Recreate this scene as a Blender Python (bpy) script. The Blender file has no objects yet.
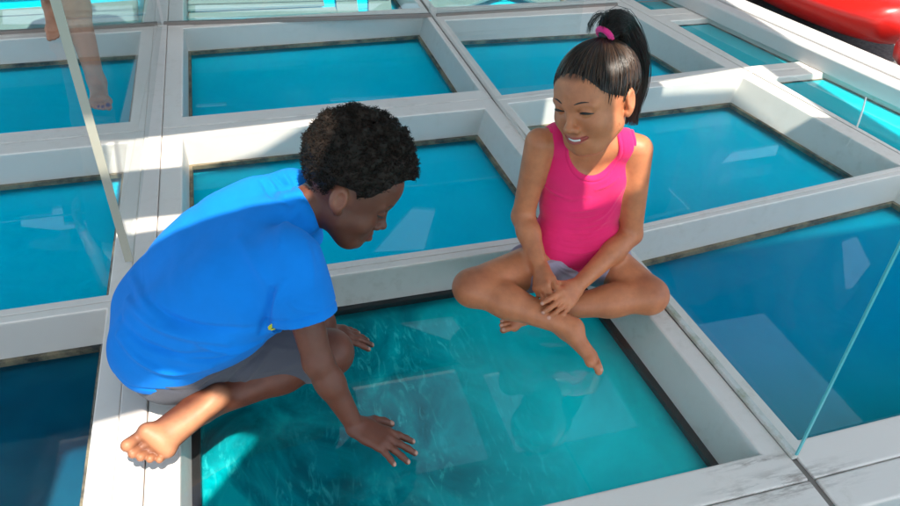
import bpy, math, random
import numpy as np
from mathutils import Vector, Matrix
from mathutils.bvhtree import BVHTree
from mathutils.geometry import tessellate_polygon
random.seed(4); RNG = np.random.default_rng(4)
S = bpy.context.scene
COL = S.collection
# ------------------------------------------------------------------ camera, sky, sun, exposure
CAMH = 1.35
RW = np.array([[0.96193346, -0.13706783, 0.23642426], [-0.27118316, -0.58581648, 0.76372688], [0.03381884, -0.79876872, -0.60068696]])
FPX = 746.0
cam = bpy.data.cameras.new('camera'); co = bpy.data.objects.new('camera', cam); COL.objects.link(co)
cam.sensor_width = 36; cam.lens = 36 * FPX / 900; cam.clip_end = 3000; cam.clip_start = .05
cx_, cy_, cz_ = RW[:, 0], -RW[:, 1], -RW[:, 2]
co.matrix_world = Matrix([[cx_[0], cy_[0], cz_[0], 0], [cx_[1], cy_[1], cz_[1], 0], [cx_[2], cy_[2], cz_[2], CAMH], [0, 0, 0, 1]])
S.camera = co
SUN = np.array([.08, -.45, .88]); SUN /= np.linalg.norm(SUN)
w = bpy.data.worlds.new('World'); S.world = w; w.use_nodes = True
nt = w.node_tree; sky = nt.nodes.new('ShaderNodeTexSky'); sky.sky_type = 'NISHITA'; sky.sun_disc = False
sky.sun_elevation = math.asin(SUN[2]); sky.sun_rotation = math.atan2(SUN[0], SUN[1]); sky.air_density = 1.0; sky.dust_density = 2.0
hs_ = nt.nodes.new('ShaderNodeHueSaturation'); hs_.inputs['Saturation'].default_value = .55; nt.links.new(sky.outputs[0], hs_.inputs['Color']); nt.links.new(hs_.outputs[0], nt.nodes['Background'].inputs[0]); nt.nodes['Background'].inputs[1].default_value = .15
sl = bpy.data.lights.new('sun', 'SUN'); sl.energy = 3.0; sl.angle = math.radians(.5); sl.color = (1, .93, .82)
so = bpy.data.objects.new('sun', sl); COL.objects.link(so); so.rotation_euler = Vector(SUN.tolist()).to_track_quat('Z', 'Y').to_euler(); so.location = (0, -2, 8)
S.view_settings.view_transform = 'Standard'; S.view_settings.look = 'None'; S.view_settings.gamma = 1
S.view_settings.use_curve_mapping = False; S.view_settings.exposure = 1.6
S.render.engine = 'CYCLES'; S.cycles.max_bounces = 10; S.cycles.transparent_max_bounces = 24

# ------------------------------------------------------------------ measuring helpers (camera survey of the place)
def PZ(px, py, z=0.0):
    d = RW @ np.array([px - 450, py - 253, FPX]); t = (z - CAMH) / d[2]
    return np.array([d[0] * t, d[1] * t, z])
def PY(px, py, Y):
    d = RW @ np.array([px - 450, py - 253, FPX]); t = Y / d[1]
    return np.array([d[0] * t, Y, CAMH + d[2] * t])
def V(*a): return np.array(a, float)
def nrm(v): v = np.asarray(v, float); return v / (np.linalg.norm(v) + 1e-12)

# ------------------------------------------------------------------ scene helpers
def mesh_obj(name, v, f, mat=None, parent=None, smooth=False, cols=None):
    me = bpy.data.meshes.new(name); v = np.asarray(v, dtype=np.float32)
    if isinstance(f, np.ndarray):
        n, k = f.shape
        me.vertices.add(len(v)); me.vertices.foreach_set('co', v.ravel())
        me.loops.add(n * k); me.loops.foreach_set('vertex_index', f.astype(np.int32).ravel())
        me.polygons.add(n); me.polygons.foreach_set('loop_start', np.arange(0, n * k, k, dtype=np.int32))
        me.polygons.foreach_set('loop_total', np.full(n, k, dtype=np.int32))
        me.update(calc_edges=True); me.validate()
    else:
        me.from_pydata([tuple(map(float, q)) for q in v], [], [tuple(q) for q in f]); me.update()
    if smooth: me.polygons.foreach_set('use_smooth', np.ones(len(me.polygons), dtype=bool))
    if cols is not None:
        a = me.color_attributes.new('tint', 'FLOAT_COLOR', 'POINT')
        c4 = np.ones((len(v), 4), np.float32); c4[:, :3] = cols; a.data.foreach_set('color', c4.ravel())
    o = bpy.data.objects.new(name, me); COL.objects.link(o)
    if mat: me.materials.append(mat)
    if parent:
        o.parent = parent; o.matrix_parent_inverse = Matrix.Translation(-parent.location)
    return o
def empty(name, loc, label, cat, group=None):
    o = bpy.data.objects.new(name, None); COL.objects.link(o); o.location = [float(q) for q in loc]; o.empty_display_size = .05
    tag(o, label, cat, group); return o
def tag(o, label=None, cat=None, group=None, kind=None):
    if label: o['label'] = label
    if cat: o['category'] = cat
    if group: o['group'] = group
    if kind: o['kind'] = kind
    return o
def bevel(o, w=.003, seg=2, ang=35):
    m = o.modifiers.new('bevel', 'BEVEL'); m.width = w; m.segments = seg; m.limit_method = 'ANGLE'; m.angle_limit = math.radians(ang)
    m.harden_normals = False; return o
class MB:
    def __init__(s): s.v = []; s.f = []
    def add(s, v, f):
        b = len(s.v); s.v += [tuple(map(float, q)) for q in v]; s.f += [tuple(i + b for i in q) for q in f]; return s
    def box(s, x0, x1, y0, y1, z0, z1):
        return s.add([(x, y, z) for z in (z0, z1) for x, y in ((x0, y0), (x1, y0), (x1, y1), (x0, y1))],
                     [(3, 2, 1, 0), (4, 5, 6, 7), (0, 1, 5, 4), (1, 2, 6, 5), (2, 3, 7, 6), (3, 0, 4, 7)])
    def prism(s, q, z0, z1):    # polygon counter-clockwise, vertical
        n = len(q)
        return s.add([(x, y, z0) for x, y in q] + [(x, y, z1) for x, y in q],
                     [tuple(range(n))[::-1], tuple(range(n, 2 * n))] + [(i, (i + 1) % n, n + (i + 1) % n, n + i) for i in range(n)])
    def build(s, name, mat, parent=None, **k): return mesh_obj(name, s.v, s.f, mat, parent, **k)

# ------------------------------------------------------------------ materials
def mat(name, base=(.5, .5, .5), rough=.5, **k):
    m = bpy.data.materials.new(name); m.use_nodes = True; b = m.node_tree.nodes['Principled BSDF']
    b.inputs['Base Color'].default_value = (*base, 1); b.inputs['Roughness'].default_value = rough
    for kk, vv in k.items(): b.inputs[kk.replace('_', ' ')].default_value = vv
    return m
def N(m, t, **k):
    n = m.node_tree.nodes.new(t)
    for a, b in k.items():
        if hasattr(n, a): setattr(n, a, b)
        else: n.inputs[a.replace('_', ' ')].default_value = b
    return n
def L(m, a, b): m.node_tree.links.new(a, b)
def noise(m, scale, detail=4, rough=.55, dist=0, vec=None, stretch=None):
    tc = N(m, 'ShaderNodeTexCoord'); o = tc.outputs['Object']
    if stretch:
        mp = N(m, 'ShaderNodeMapping'); mp.inputs['Scale'].default_value = stretch; L(m, o, mp.inputs[0]); o = mp.outputs[0]
    n = N(m, 'ShaderNodeTexNoise'); n.inputs['Scale'].default_value = scale; n.inputs['Detail'].default_value = detail
    n.inputs['Roughness'].default_value = rough; n.inputs['Distortion'].default_value = dist; L(m, o, n.inputs['Vector']); return n
def ramp(m, src, stops):
    r = N(m, 'ShaderNodeValToRGB'); e = r.color_ramp.elements
    while len(e) < len(stops): e.new(.5)
    for i, (p, c) in enumerate(stops):
        e[i].position = p; e[i].color = (*c, 1) if len(c) == 3 else c
    L(m, src, r.inputs[0]); return r
def mixc(m, a, b, fac, mode='MIX'):
    n = N(m, 'ShaderNodeMix', data_type='RGBA', blend_type=mode)
    for s_, x in ((n.inputs[6], a), (n.inputs[7], b), (n.inputs[0], fac)):
        if hasattr(x, 'is_output'): L(m, x, s_)
        else: s_.default_value = x if not isinstance(x, tuple) else (*x, 1)
    return n.outputs[2]
def bump(m, h, strength, dist):
    b = N(m, 'ShaderNodeBump'); b.inputs['Strength'].default_value = strength; b.inputs['Distance'].default_value = dist
    L(m, h, b.inputs['Height']); L(m, b.outputs[0], m.node_tree.nodes['Principled BSDF'].inputs['Normal']); return b
def pb(m): return m.node_tree.nodes['Principled BSDF']

def grime(m):     # dark sealant smears where the joints of the near beam cross, and thin grime lines along the beams
    geo = N(m, 'ShaderNodeNewGeometry'); sp = N(m, 'ShaderNodeSeparateXYZ'); L(m, geo.outputs['Position'], sp.inputs[0])
    def M(op, a, b=None):
        n = N(m, 'ShaderNodeMath', operation=op)
        for i, x in enumerate((a, b)):
            if x is None: continue
            if hasattr(x, 'is_output'): L(m, x, n.inputs[i])
            else: n.inputs[i].default_value = x
        return n.outputs[0]
    def near(src, c, wd): return M('MAXIMUM', M('SUBTRACT', 1.0, M('DIVIDE', M('ABSOLUTE', M('SUBTRACT', src, c)), wd)), 0.0)
    st = noise(m, 9, 6, .7, 0, stretch=(1.2, 7, 1)); sr = ramp(m, st.outputs[0], [(.46, (0, 0, 0)), (.60, (1, 1, 1))]).outputs[0]
    k = M('MULTIPLY', M('MULTIPLY', near(sp.outputs[1], .745, .050), near(sp.outputs[0], 1.02, .24)), sr)
    k2 = M('MULTIPLY', M('MULTIPLY', near(sp.outputs[1], .815, .012), near(sp.outputs[0], .98, .14)), sr)
    k3 = M('MULTIPLY', near(sp.outputs[1], 2.715, .014), sr)
    fac = M('MINIMUM', M('MULTIPLY', M('ADD', M('ADD', k, k2), M('MULTIPLY', k3, .35)), .85), .6)
    src = pb(m).inputs['Base Color'].links[0].from_socket
    L(m, mixc(m, src, (.09, .055, .035), fac), pb(m).inputs['Base Color'])
def white_paint(name, c, dirt=(.40, .33, .24), amt=.6):
    m = mat(name, c, .38)
    n1 = noise(m, 3.2, 6, .6); n2 = noise(m, 26, 5, .7)
    r1 = ramp(m, n1.outputs[0], [(.42, (0, 0, 0)), (.75, (1, 1, 1))]); r2 = ramp(m, n2.outputs[0], [(.50, (0, 0, 0)), (.78, (1, 1, 1))])
    mu = N(m, 'ShaderNodeMath', operation='MULTIPLY'); L(m, r1.outputs[0], mu.inputs[0]); L(m, r2.outputs[0], mu.inputs[1])
    m2 = N(m, 'ShaderNodeMath', operation='MULTIPLY'); L(m, mu.outputs[0], m2.inputs[0]); m2.inputs[1].default_value = amt
    c1 = mixc(m, c, dirt, m2.outputs[0])
    n3 = noise(m, 1.3, 3, .5); r3 = ramp(m, n3.outputs[0], [(.3, (.90, .90, .90)), (.7, (1.02, 1.0, .98))])
    L(m, mixc(m, c1, r3.outputs[0], 1.0, 'MULTIPLY'), pb(m).inputs['Base Color'])
    n4 = noise(m, 160, 3, .6); bump(m, n4.outputs[0], .12, .002)
    if name == 'white_gelcoat': grime(m)
    rr = ramp(m, n2.outputs[0], [(.3, (.3, .3, .3)), (.8, (.55, .55, .55))]); L(m, rr.outputs[0], pb(m).inputs['Roughness']); return m
M_frame = white_paint('white_gelcoat', (.74, .68, .63))
M_strip = white_paint('white_strip', (.70, .64, .60), amt=.8)
M_rail = white_paint('rail_white', (.58, .55, .54), amt=.4)
M_gleam = white_paint('brace_white', (.20, .29, .28))
M_roof = white_paint('roof_white', (.55, .55, .54), amt=.1)
M_dark_reflect = mat('tinted_roof', (.035, .04, .045), .6)  # for unseen panels that darken the glass reflections
def add_translucent(m, f, c):
    b = pb(m); out = m.node_tree.nodes['Material Output']; t = N(m, 'ShaderNodeBsdfTranslucent'); t.inputs[0].default_value = (*c, 1)
    mx = N(m, 'ShaderNodeMixShader'); mx.inputs[0].default_value = f; L(m, b.outputs[0], mx.inputs[1]); L(m, t.outputs[0], mx.inputs[2]); L(m, mx.outputs[0], out.inputs[0])
add_translucent(M_roof, .22, (.9, .88, .85))
M_seal = mat('rubber_seal', (.03, .028, .026), .6)
_n = noise(M_seal, 9, 5, .7); _r = ramp(M_seal, _n.outputs[0], [(.38, (.018, .018, .018)), (.58, (.26, .20, .12)), (.8, (.07, .06, .05))]); L(M_seal, _r.outputs[0], pb(M_seal).inputs['Base Color'])
M_sealdark = mat('black_rubber_seal', (.012, .012, .013), .5)
M_joint = mat('joint_sealant', (.20, .17, .15), .7)
def glass(name, tint, ior=1.5, smudge=.0):
    m = bpy.data.materials.new(name); m.use_nodes = True; t = m.node_tree; t.nodes.clear()
    out = t.nodes.new('ShaderNodeOutputMaterial'); tr = t.nodes.new('ShaderNodeBsdfTransparent'); tr.inputs[0].default_value = (*tint, 1)
    gl = t.nodes.new('ShaderNodeBsdfGlossy'); gl.inputs['Roughness'].default_value = .015
    fr = t.nodes.new('ShaderNodeFresnel'); fr.inputs[0].default_value = ior
    ge = t.nodes.new('ShaderNodeNewGeometry'); iv = t.nodes.new('ShaderNodeMath'); iv.operation = 'SUBTRACT'; iv.inputs[0].default_value = 1
    t.links.new(ge.outputs['Backfacing'], iv.inputs[1]); mu = t.nodes.new('ShaderNodeMath'); mu.operation = 'MULTIPLY'
    t.links.new(fr.outputs[0], mu.inputs[0]); t.links.new(iv.outputs[0], mu.inputs[1])
    mx = t.nodes.new('ShaderNodeMixShader'); t.links.new(mu.outputs[0], mx.inputs[0]); t.links.new(tr.outputs[0], mx.inputs[1]); t.links.new(gl.outputs[0], mx.inputs[2])
    last = mx
    if smudge:
        df = t.nodes.new('ShaderNodeBsdfDiffuse'); df.inputs[0].default_value = (.75, .85, .85, 1)
        tc = t.nodes.new('ShaderNodeTexCoord'); nz = t.nodes.new('ShaderNodeTexNoise'); nz.inputs['Scale'].default_value = 2.3; nz.inputs['Detail'].default_value = 7; nz.inputs['Roughness'].default_value = .7
        t.links.new(tc.outputs['Object'], nz.inputs[0]); rp = t.nodes.new('ShaderNodeValToRGB'); rp.color_ramp.elements[0].position = .45; rp.color_ramp.elements[1].position = .8
        rp.color_ramp.elements[1].color = (smudge, smudge, smudge, 1); t.links.new(nz.outputs[0], rp.inputs[0])
        m2 = t.nodes.new('ShaderNodeMixShader'); t.links.new(rp.outputs[0], m2.inputs[0]); t.links.new(mx.outputs[0], m2.inputs[1]); t.links.new(df.outputs[0], m2.inputs[2]); last = m2
    t.links.new(last.outputs[0], out.inputs[0]); return m
M_glass_top = glass('clear_floor_glass', (.985, .995, .995), 1.42, .006)
M_glass_low = glass('hull_window_glass', (.95, .995, 1.0), 1.1, .0)
M_lit_water = mat('turquoise_tinted_panel', (.0, .44, .52), .12)  # opaque pane, brightness of lit water put into its colour
M_glass_up = glass('partition_glass', (.95, .975, .975), 1.17, .03)
M_glass_edge = mat('glass_edge', (.42, .40, .32), .25)
M_glass_edge2 = mat('glass_edge_green', (.10, .42, .45), .2)
M_algae = mat('channel_dirty', (.5, .5, .46), .5)
_n = noise(M_algae, 14, 6, .7); _r = ramp(M_algae, _n.outputs[0], [(.45, (.55, .55, .52)), (.66, (.32, .34, .25)), (.8, (.5, .5, .46))]); L(M_algae, _r.outputs[0], pb(M_algae).inputs['Base Color'])
M_red = mat('red_plastic', (.62, .012, .008), .33)
_n = noise(M_red, 120, 3, .6); bump(M_red, _n.outputs[0], .1, .002)
M_dock = mat('dock_grey', (.10, .10, .10), .8)
_n = noise(M_dock, 60, 5, .7); _r = ramp(M_dock, _n.outputs[0], [(.3, (.05, .05, .05)), (.7, (.22, .21, .20))]); L(M_dock, _r.outputs[0], pb(M_dock).inputs['Base Color'])

# sea: colour of the shallow water over sand, darker reef patches
def sea_material():
    m = mat('sea_water', (0, .45, .6), .12); pb(m).inputs['IOR'].default_value = 1.33; pb(m).inputs['Specular IOR Level'].default_value = .0; pb(m).inputs['Subsurface Weight'].default_value = 1; pb(m).inputs['Subsurface Radius'].default_value = (.3, 1, 1); pb(m).inputs['Subsurface Scale'].default_value = .035
    tc = N(m, 'ShaderNodeTexCoord'); sx = N(m, 'ShaderNodeSeparateXYZ'); L(m, tc.outputs['Object'], sx.inputs[0])
    def sm(src, a, b):
        q = N(m, 'ShaderNodeMapRange', interpolation_type='SMOOTHSTEP'); q.inputs[1].default_value = a; q.inputs[2].default_value = b; L(m, src, q.inputs[0]); return q.outputs[0]
    # broad turquoise with slow change
    nb = noise(m, .9, 4, .5); base = ramp(m, nb.outputs[0], [(.3, (.0, .47, .68)), (.7, (.0, .61, .85))]).outputs[0]
    # rippled seagrass water under the near middle window
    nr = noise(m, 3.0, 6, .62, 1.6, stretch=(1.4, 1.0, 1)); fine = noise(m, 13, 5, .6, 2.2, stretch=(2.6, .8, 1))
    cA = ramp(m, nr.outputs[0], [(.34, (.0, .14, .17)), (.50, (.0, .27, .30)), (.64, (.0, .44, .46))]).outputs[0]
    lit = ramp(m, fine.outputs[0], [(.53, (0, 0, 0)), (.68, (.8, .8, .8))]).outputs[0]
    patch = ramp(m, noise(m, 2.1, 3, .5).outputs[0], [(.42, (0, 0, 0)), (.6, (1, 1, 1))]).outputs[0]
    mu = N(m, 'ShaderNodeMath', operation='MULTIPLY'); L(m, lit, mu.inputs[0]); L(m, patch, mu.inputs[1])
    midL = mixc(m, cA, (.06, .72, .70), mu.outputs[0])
    cB = ramp(m, nr.outputs[0], [(.35, (.0, .66, .70)), (.65, (.0, .80, .83))]).outputs[0]
    nearC = mixc(m, midL, cB, sm(sx.outputs[0], .25, .75))
    deep = ramp(m, noise(m, 1.4, 4, .5).outputs[0], [(.3, (.0, .20, .36)), (.7, (.0, .27, .45))]).outputs[0]
    deepg = mixc(m, deep, (.0, .27, .30), sm(sx.outputs[1], 1.35, .75))
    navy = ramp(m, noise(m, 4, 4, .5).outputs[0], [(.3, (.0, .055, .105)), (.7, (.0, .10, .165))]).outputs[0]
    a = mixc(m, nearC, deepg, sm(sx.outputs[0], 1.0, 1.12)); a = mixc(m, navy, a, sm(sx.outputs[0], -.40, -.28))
    c = mixc(m, a, base, sm(sx.outputs[1], 1.68, 1.74)); L(m, c, pb(m).inputs['Base Color'])
    wv = noise(m, 5, 3, .5, .5); bump(m, wv.outputs[0], .25, .03); return m
M_sea = sea_material()

# ------------------------------------------------------------------ the sea and the deck
SEA_Z = -.150
MB().box(-900, 900, -900, 900, -30, SEA_Z).build('sea', M_sea)['kind'] = 'structure'
def seamx(y): return float(np.interp(y, [.3, .79, 1.27, 2.6, 3.7, 6], [1.098, 1.078, 1.046, 1.0, 1.0, 1.0]))
g = 'glazed floor windows of the deck'
def quad_ring(Oq, Iq, z, zi=None):
    zi = z if zi is None else zi
    v = [(*p[:2], z) for p in Oq] + [(*p[:2], zi) for p in Iq]; f = [(i, (i + 1) % 4, 4 + (i + 1) % 4, 4 + i) for i in range(4)]; return v, f
def inset(q, l, b, r, t):   # quad order: near-left, near-right, far-right, far-left
    q = [np.array(p[:2], float) for p in q]; u = nrm(q[1] - q[0]); v_ = nrm(q[3] - q[0])
    return [q[0] + u * l + v_ * b, q[1] - u * r + v_ * b, q[2] - u * r - v_ * t, q[3] + u * l - v_ * t]
D = .118
def window_module(O, T, label, ins=(.006, .012, .030, .012), seal=M_seal, sealw=.012, D=D, low=None):
    c = np.mean(np.array([p[:2] for p in T]), axis=0)
    root = empty('floor_window', (c[0], c[1], 0), label, 'floor window', g)
    B = inset(T, *ins)
    v, f = quad_ring(O, T, 0); fr = MB().add(v, f)
    fr.v += [(*map(float, p[:2]), -.05) for p in O]; fr.f += [(i + 8, (i + 1) % 4 + 8, (i + 1) % 4, i) for i in range(4)]
    b = len(fr.v); fr.v += [(*map(float, p[:2]), -D) for p in B]; fr.f += [(4 + i, 4 + (i + 1) % 4, b + (i + 1) % 4, b + i) for i in range(4)]
    bevel(fr.build('frame', M_frame, root), .0045, 3, 20)
    B2 = inset(B, sealw, sealw, sealw, sealw); s_ = MB(); B0 = inset(B, -.01, -.01, -.01, -.01)
    v, f = quad_ring(B0, B2, -D + .005); s_.add(v, f); v, f = quad_ring(B2, B2, -D + .005, -D - .012); s_.add(v, f); s_.build('seal', seal, root)
    B3 = inset(B, .002, .002, .002, .002); MB().prism([tuple(p) for p in B3], -D - .008, -D).build('lower_pane', low or M_glass_low, root)
    T3 = inset(T, .0035, .0035, .0035, .0035); MB().prism([tuple(p) for p in T3], -.007, -.001).build('upper_pane', M_glass_top, root)
    return root
def rect(x0, x1, y0, y1): return [(x0, y0), (x1, y0), (x1, y1), (x0, y1)]
def rectC(x0, xr, y0, y1, off): return [(x0, y0), (seamx(y0) - off if xr is None else xr, y0), (seamx(y1) - off if xr is None else xr, y1), (x0, y1)]
YB = [(.742, .83, .655), (1.718, 1.747, 1.69), (2.715, 2.80, 2.63), (3.80, 3.85, 3.765)]   # joint, opening begins, opening below ends
GX1, GX2 = -.376, -.314
rowsL = ['left column, navy window in the near left corner of the deck', 'left column, bright turquoise window beside the boy\'s back', 'left column, blue window behind the standing bather\'s foot', 'left column, far window beyond the back joint']
rowsC = ['middle window with rippled green water under both children', 'middle column, turquoise window behind the boy\'s head', 'middle column, long blue window behind the boy, second from the back', 'middle column, farthest window crossed by white braces']
ys = [(-.30, .655)] + [(YB[i][1], YB[i + 1][2]) for i in range(3)] + [(YB[3][1], 4.9)]
outs = [(-.35, YB[0][0])] + [(YB[i][0], YB[i + 1][0]) for i in range(3)] + [(YB[3][0], 5.05)]
gap = .0011
nearlab = ['left column, window nearest the camera, below the picture', 'middle column, window nearest the camera, below the picture']
for i in range(5):
    o0, o1 = outs[i][0] + gap, outs[i][1] - gap; y0, y1 = ys[i]
    dk = i == 1
    window_module(rect(-1.68, GX1, o0, o1), rect(-1.60, -.432, y0, y1), nearlab[0] if i == 0 else rowsL[i - 1], seal=M_seal)
    window_module(rectC(GX2, None, o0, o1, .006), rectC(-.242, None, y0, y1, .062 if i < 3 else .03), nearlab[1] if i == 0 else rowsC[i - 1],
                  ins=(.006, .004, .034 if i < 2 else .03, .010), seal=M_sealdark if i == 1 else M_seal, sealw=.019 if i == 1 else .012)
# right column: turned a few degrees
def ln(p, q, y): t = (y - p[1]) / (q[1] - p[1]); return p[0] + (q[0] - p[0]) * t
TR = ((2.10, 3.53), (2.3131, 1.8587))      # inner edge of the opening, right side
def trx(y): return ln((2.13, 3.1), (2.3131, 1.8587), y)
def oRx(y): return trx(y) + .075
def flx(y): return ln((2.285, 2.9), (2.395, 1.94), y)
def yy(a, b, x): return a + (b - a) * (x - 1.05) / 1.2      # row lines that climb to the right
rowR = [((-.3, -.3), (.655, .665)), ((.843, .862), (1.675, 1.80)), ((1.712, 1.845), (2.655, 2.694)), ((2.735, 2.815), (3.645, 3.60)), ((3.84, 3.80), (4.9, 4.9))]
jointR = [(-.35, -.35), (.742, .757), (1.694, 1.822), (2.692, 2.756), (3.80, 3.76), (5.05, 5.05)]
labR = ['right column, window nearest the camera with only its pale far wall in view', 'deep blue window right of the glass partition, nearest the camera', 'right column, turquoise window with sunlit cream walls', 'right column, small blue window behind the girl\'s ponytail', 'right column, farthest window beyond the back joint']
def qR(l, r, a, b, dl=0, dr=0, tx=trx):
    x0 = lambda y: seamx(y) + l; pts = []
    for (yp, side) in ((a[0], 0), (a[1], 1), (b[1], 1), (b[0], 0)):
        x = x0(yp) if side == 0 else tx(yp) + r
        yv = yy(a[0], a[1], x) if (yp in a and (len(pts) < 2)) else yy(b[0], b[1], x)
        pts.append((x, yv))
    return pts
for i in range(5):
    j0, j1 = jointR[i], jointR[i + 1]
    O = qR(.010, .072, (j0[0] + gap, j0[1] + gap), (j1[0] - gap, j1[1] - gap)); T = qR(.045, 0, *rowR[i])
    window_module(O, T, labR[i], ins=(.01, .01, .045, .012))
labF = ['narrow window under the white rail, nearest the camera', 'narrow teal window under the rail, second from the camera', 'narrow turquoise window under the rail where the cord falls', 'narrow blue window under the rail, toward the back', 'narrow window under the rail, farthest back']
def railx(y): return 2.38 + (2.67 - 2.38) * (3.727 - y) / (3.727 - 2.26)
rowF = [(-.3, .60), (.80, 1.72), (1.90, 2.66), (2.80, 3.42), (3.6, 4.9)]; jF = [-.35, .70, 1.81, 2.735, 3.51, 5.05]
for i in range(5):
    a, b = jF[i] + gap, jF[i + 1] - gap; c_, d_ = rowF[i]
    window_module([(trx(a) + .078, a), (railx(a) + .060, a), (railx(b) + .060, b), (trx(b) + .078, b)], [(flx(c_), c_), (railx(c_) + .020, c_), (railx(d_) + .020, d_), (flx(d_), d_)], labF[i], ins=(.002, .003, .002, .008), sealw=.005, D=.030, low=M_lit_water)
# longitudinal cover strip on the left beam and joints
st = MB().box(GX1 + .0012, GX2 - .0012, -.3, 3.793, -.03, .0035).box(GX1 + .0012, GX2 - .0012, 3.805, 5.0, -.03, .0045)
tag(bevel(st.build('cover_strip', M_strip), .003, 2), 'long white cover strip capping the beam under the boy\'s foot', 'trim strip')
jm = MB()
for i in range(30):
    y0, y1 = -.3 + i * .18, -.3 + (i + 1) * .18
    jm.add([(seamx(y0) - .02, y0, -.007), (seamx(y0) + .02, y0, -.007), (seamx(y1) + .02, y1, -.007), (seamx(y1) - .02, y1, -.007)], [(0, 1, 2, 3)])
for yj in (.742, 1.718, 2.715, 3.80): jm.add([(-1.7, yj - .012, -.011), (1.0, yj - .012, -.011), (1.0, yj + .012, -.011), (-1.7, yj + .012, -.011)], [(0, 1, 2, 3)])
for j in jointR[1:5]: jm.add([(1.05, j[0] - .01, -.012), (2.4, yy(*j, 2.4) - .01, -.012), (2.4, yy(*j, 2.4) + .01, -.012), (1.05, j[0] + .01, -.012)], [(0, 1, 2, 3)])
jm.add([(trx(0) + .05, 0, -.015), (trx(0) + .1, 0, -.015), (trx(4.9) + .1, 4.9, -.015), (trx(4.9) + .05, 4.9, -.015)], [(0, 1, 2, 3)])
jm.add([(GX1 - .02, -.3, -.018), (GX2 + .02, -.3, -.018), (GX2 + .02, 5, -.018), (GX1 - .02, 5, -.018)], [(0, 1, 2, 3)])
jm.build('deck', M_joint)['kind'] = 'structure'

# back joint: dark raised channel where the rear glass stands
def slab(name, pts, z0, z1, m, parent=None, bv=.002):
    o = MB().prism(pts, z0, z1).build(name, m, parent); return bevel(o, bv, 2) if bv else o
def along(p, q, wd):   # strip rectangle around a line
    p, q = np.array(p), np.array(q); d = nrm(q - p); n = np.array([d[1], -d[0]]) * wd / 2
    return [tuple(p + n), tuple(q + n), tuple(q - n), tuple(p - n)]
# glass partitions
M_chan = white_paint('partition_channel', (.55, .53, .50), amt=.9)
def partition(label, p, q, h, th=.012, edge=M_glass_edge, chan=.020, chm=None, cz=.012, ends=(1, 0), ew=.0):
    r = empty('glass_partition', (p[0], p[1], 0), label, 'glass panel', 'upright glass panels around the children')
    p, q = np.array(p, float), np.array(q, float); d = nrm(q - p)
    slab('glass_sheet', along(p + d * .003, q - d * .003, th), .006, h, M_glass_up, r, 0)
    if chan: slab('base_channel', along(p, q, chan), -.004, cz, chm or M_chan, r)
    for e, pt in zip(ends, (p, q)):
        if e: MB().prism(along(pt - d * .0015, pt + d * .0028, th + ew), .012, h).build('polished_edge', edge, r)
    MB().prism(along(p, q, th + .001), h, h + .003).build('top_edge', edge, r); return r
sp = [(seamx(y) + .004, y) for y in (.79, 1.27, 2.05)]
partition('upright glass panel on the joint right of the girl, near corner of the enclosure', (seamx(.80) + .002, .80), (seamx(1.9) + .004, 1.92), 1.02, th=.006, chm=M_algae, edge=M_glass_edge2, chan=.016, cz=.010)
partition('upright glass panel behind the girl, meeting the rear corner', (1.004, 2.02), (1.004, 3.79), 1.02, th=.010, edge=M_glass_edge2, chan=.012, cz=.008, ends=(0, 0))
partition('upright glass panel on the left beam behind the boy, thick beige edge', (-.383, 1.873), (-.345, 3.79), 1.02, th=.016, edge=M_glass_edge, chan=0, ew=.006)
partition('rear upright glass panel, left part of the back joint', (-1.65, 3.845), (-.36, 3.83), 1.02, chm=M_joint, chan=.022, cz=.016, ends=(0, 0))
partition('rear upright glass panel, middle part of the back joint', (-.33, 3.825), (.99, 3.71), 1.02, chm=M_joint, chan=.022, cz=.016, ends=(0, 0))
partition('rear upright glass panel, right part of the back joint behind the ponytail', (1.02, 3.71), (2.05, 3.70), 1.02, chm=M_joint, chan=.018, cz=.012, ends=(0, 0))
# small clear clip standing on the joint and thin white cord at the rail
cl = MB().prism(along((.985, 2.02), (1.02, 2.10), .006), 0, .075).build('glass_clip', M_glass_up); tag(cl, 'small clear clip standing on the joint left of the girl\'s shoulder', 'clip')
# ------------------------------------------------------------------ side rail
def rail_obj():
    a, b = np.array([railx(5.5), 5.5]), np.array([railx(-1.0), -1.0]); d = nrm(b - a); n = np.array([-d[1], d[0]])
    n = n if n[0] > 0 else -n
    prof = [(.2, .001), (0, .001), (0, .072), (.008, .080), (.066, .083), (.070, .060), (.084, .060), (.088, .084), (.200, .088), (.222, .078), (.226, -.15)]
    vv = []; K = 24
    for k in range(K + 1):
        c_ = a + (b - a) * k / K
        vv += [(c_[0] + n[0] * u, c_[1] + n[1] * u, z) for u, z in prof]
    m = len(prof); ff = [(k * m + i, (k + 1) * m + i, (k + 1) * m + i + 1, k * m + i + 1) for k in range(K) for i in range(m - 1)]
    o = mesh_obj('side_rail', vv, ff, M_rail); bevel(o, .004, 3, 25); return o
ro = rail_obj(); tag(ro, 'raised white side rail of the deck, sunlit along its grooved top', 'rail')
# outer pontoon beyond the rail
o = MB().prism([(railx(-1) + .24, -1), (9, -1), (9, 9), (railx(9) + .24, 9)], -.2, -.06).build('pontoon', M_dock); o['kind'] = 'structure'
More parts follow.
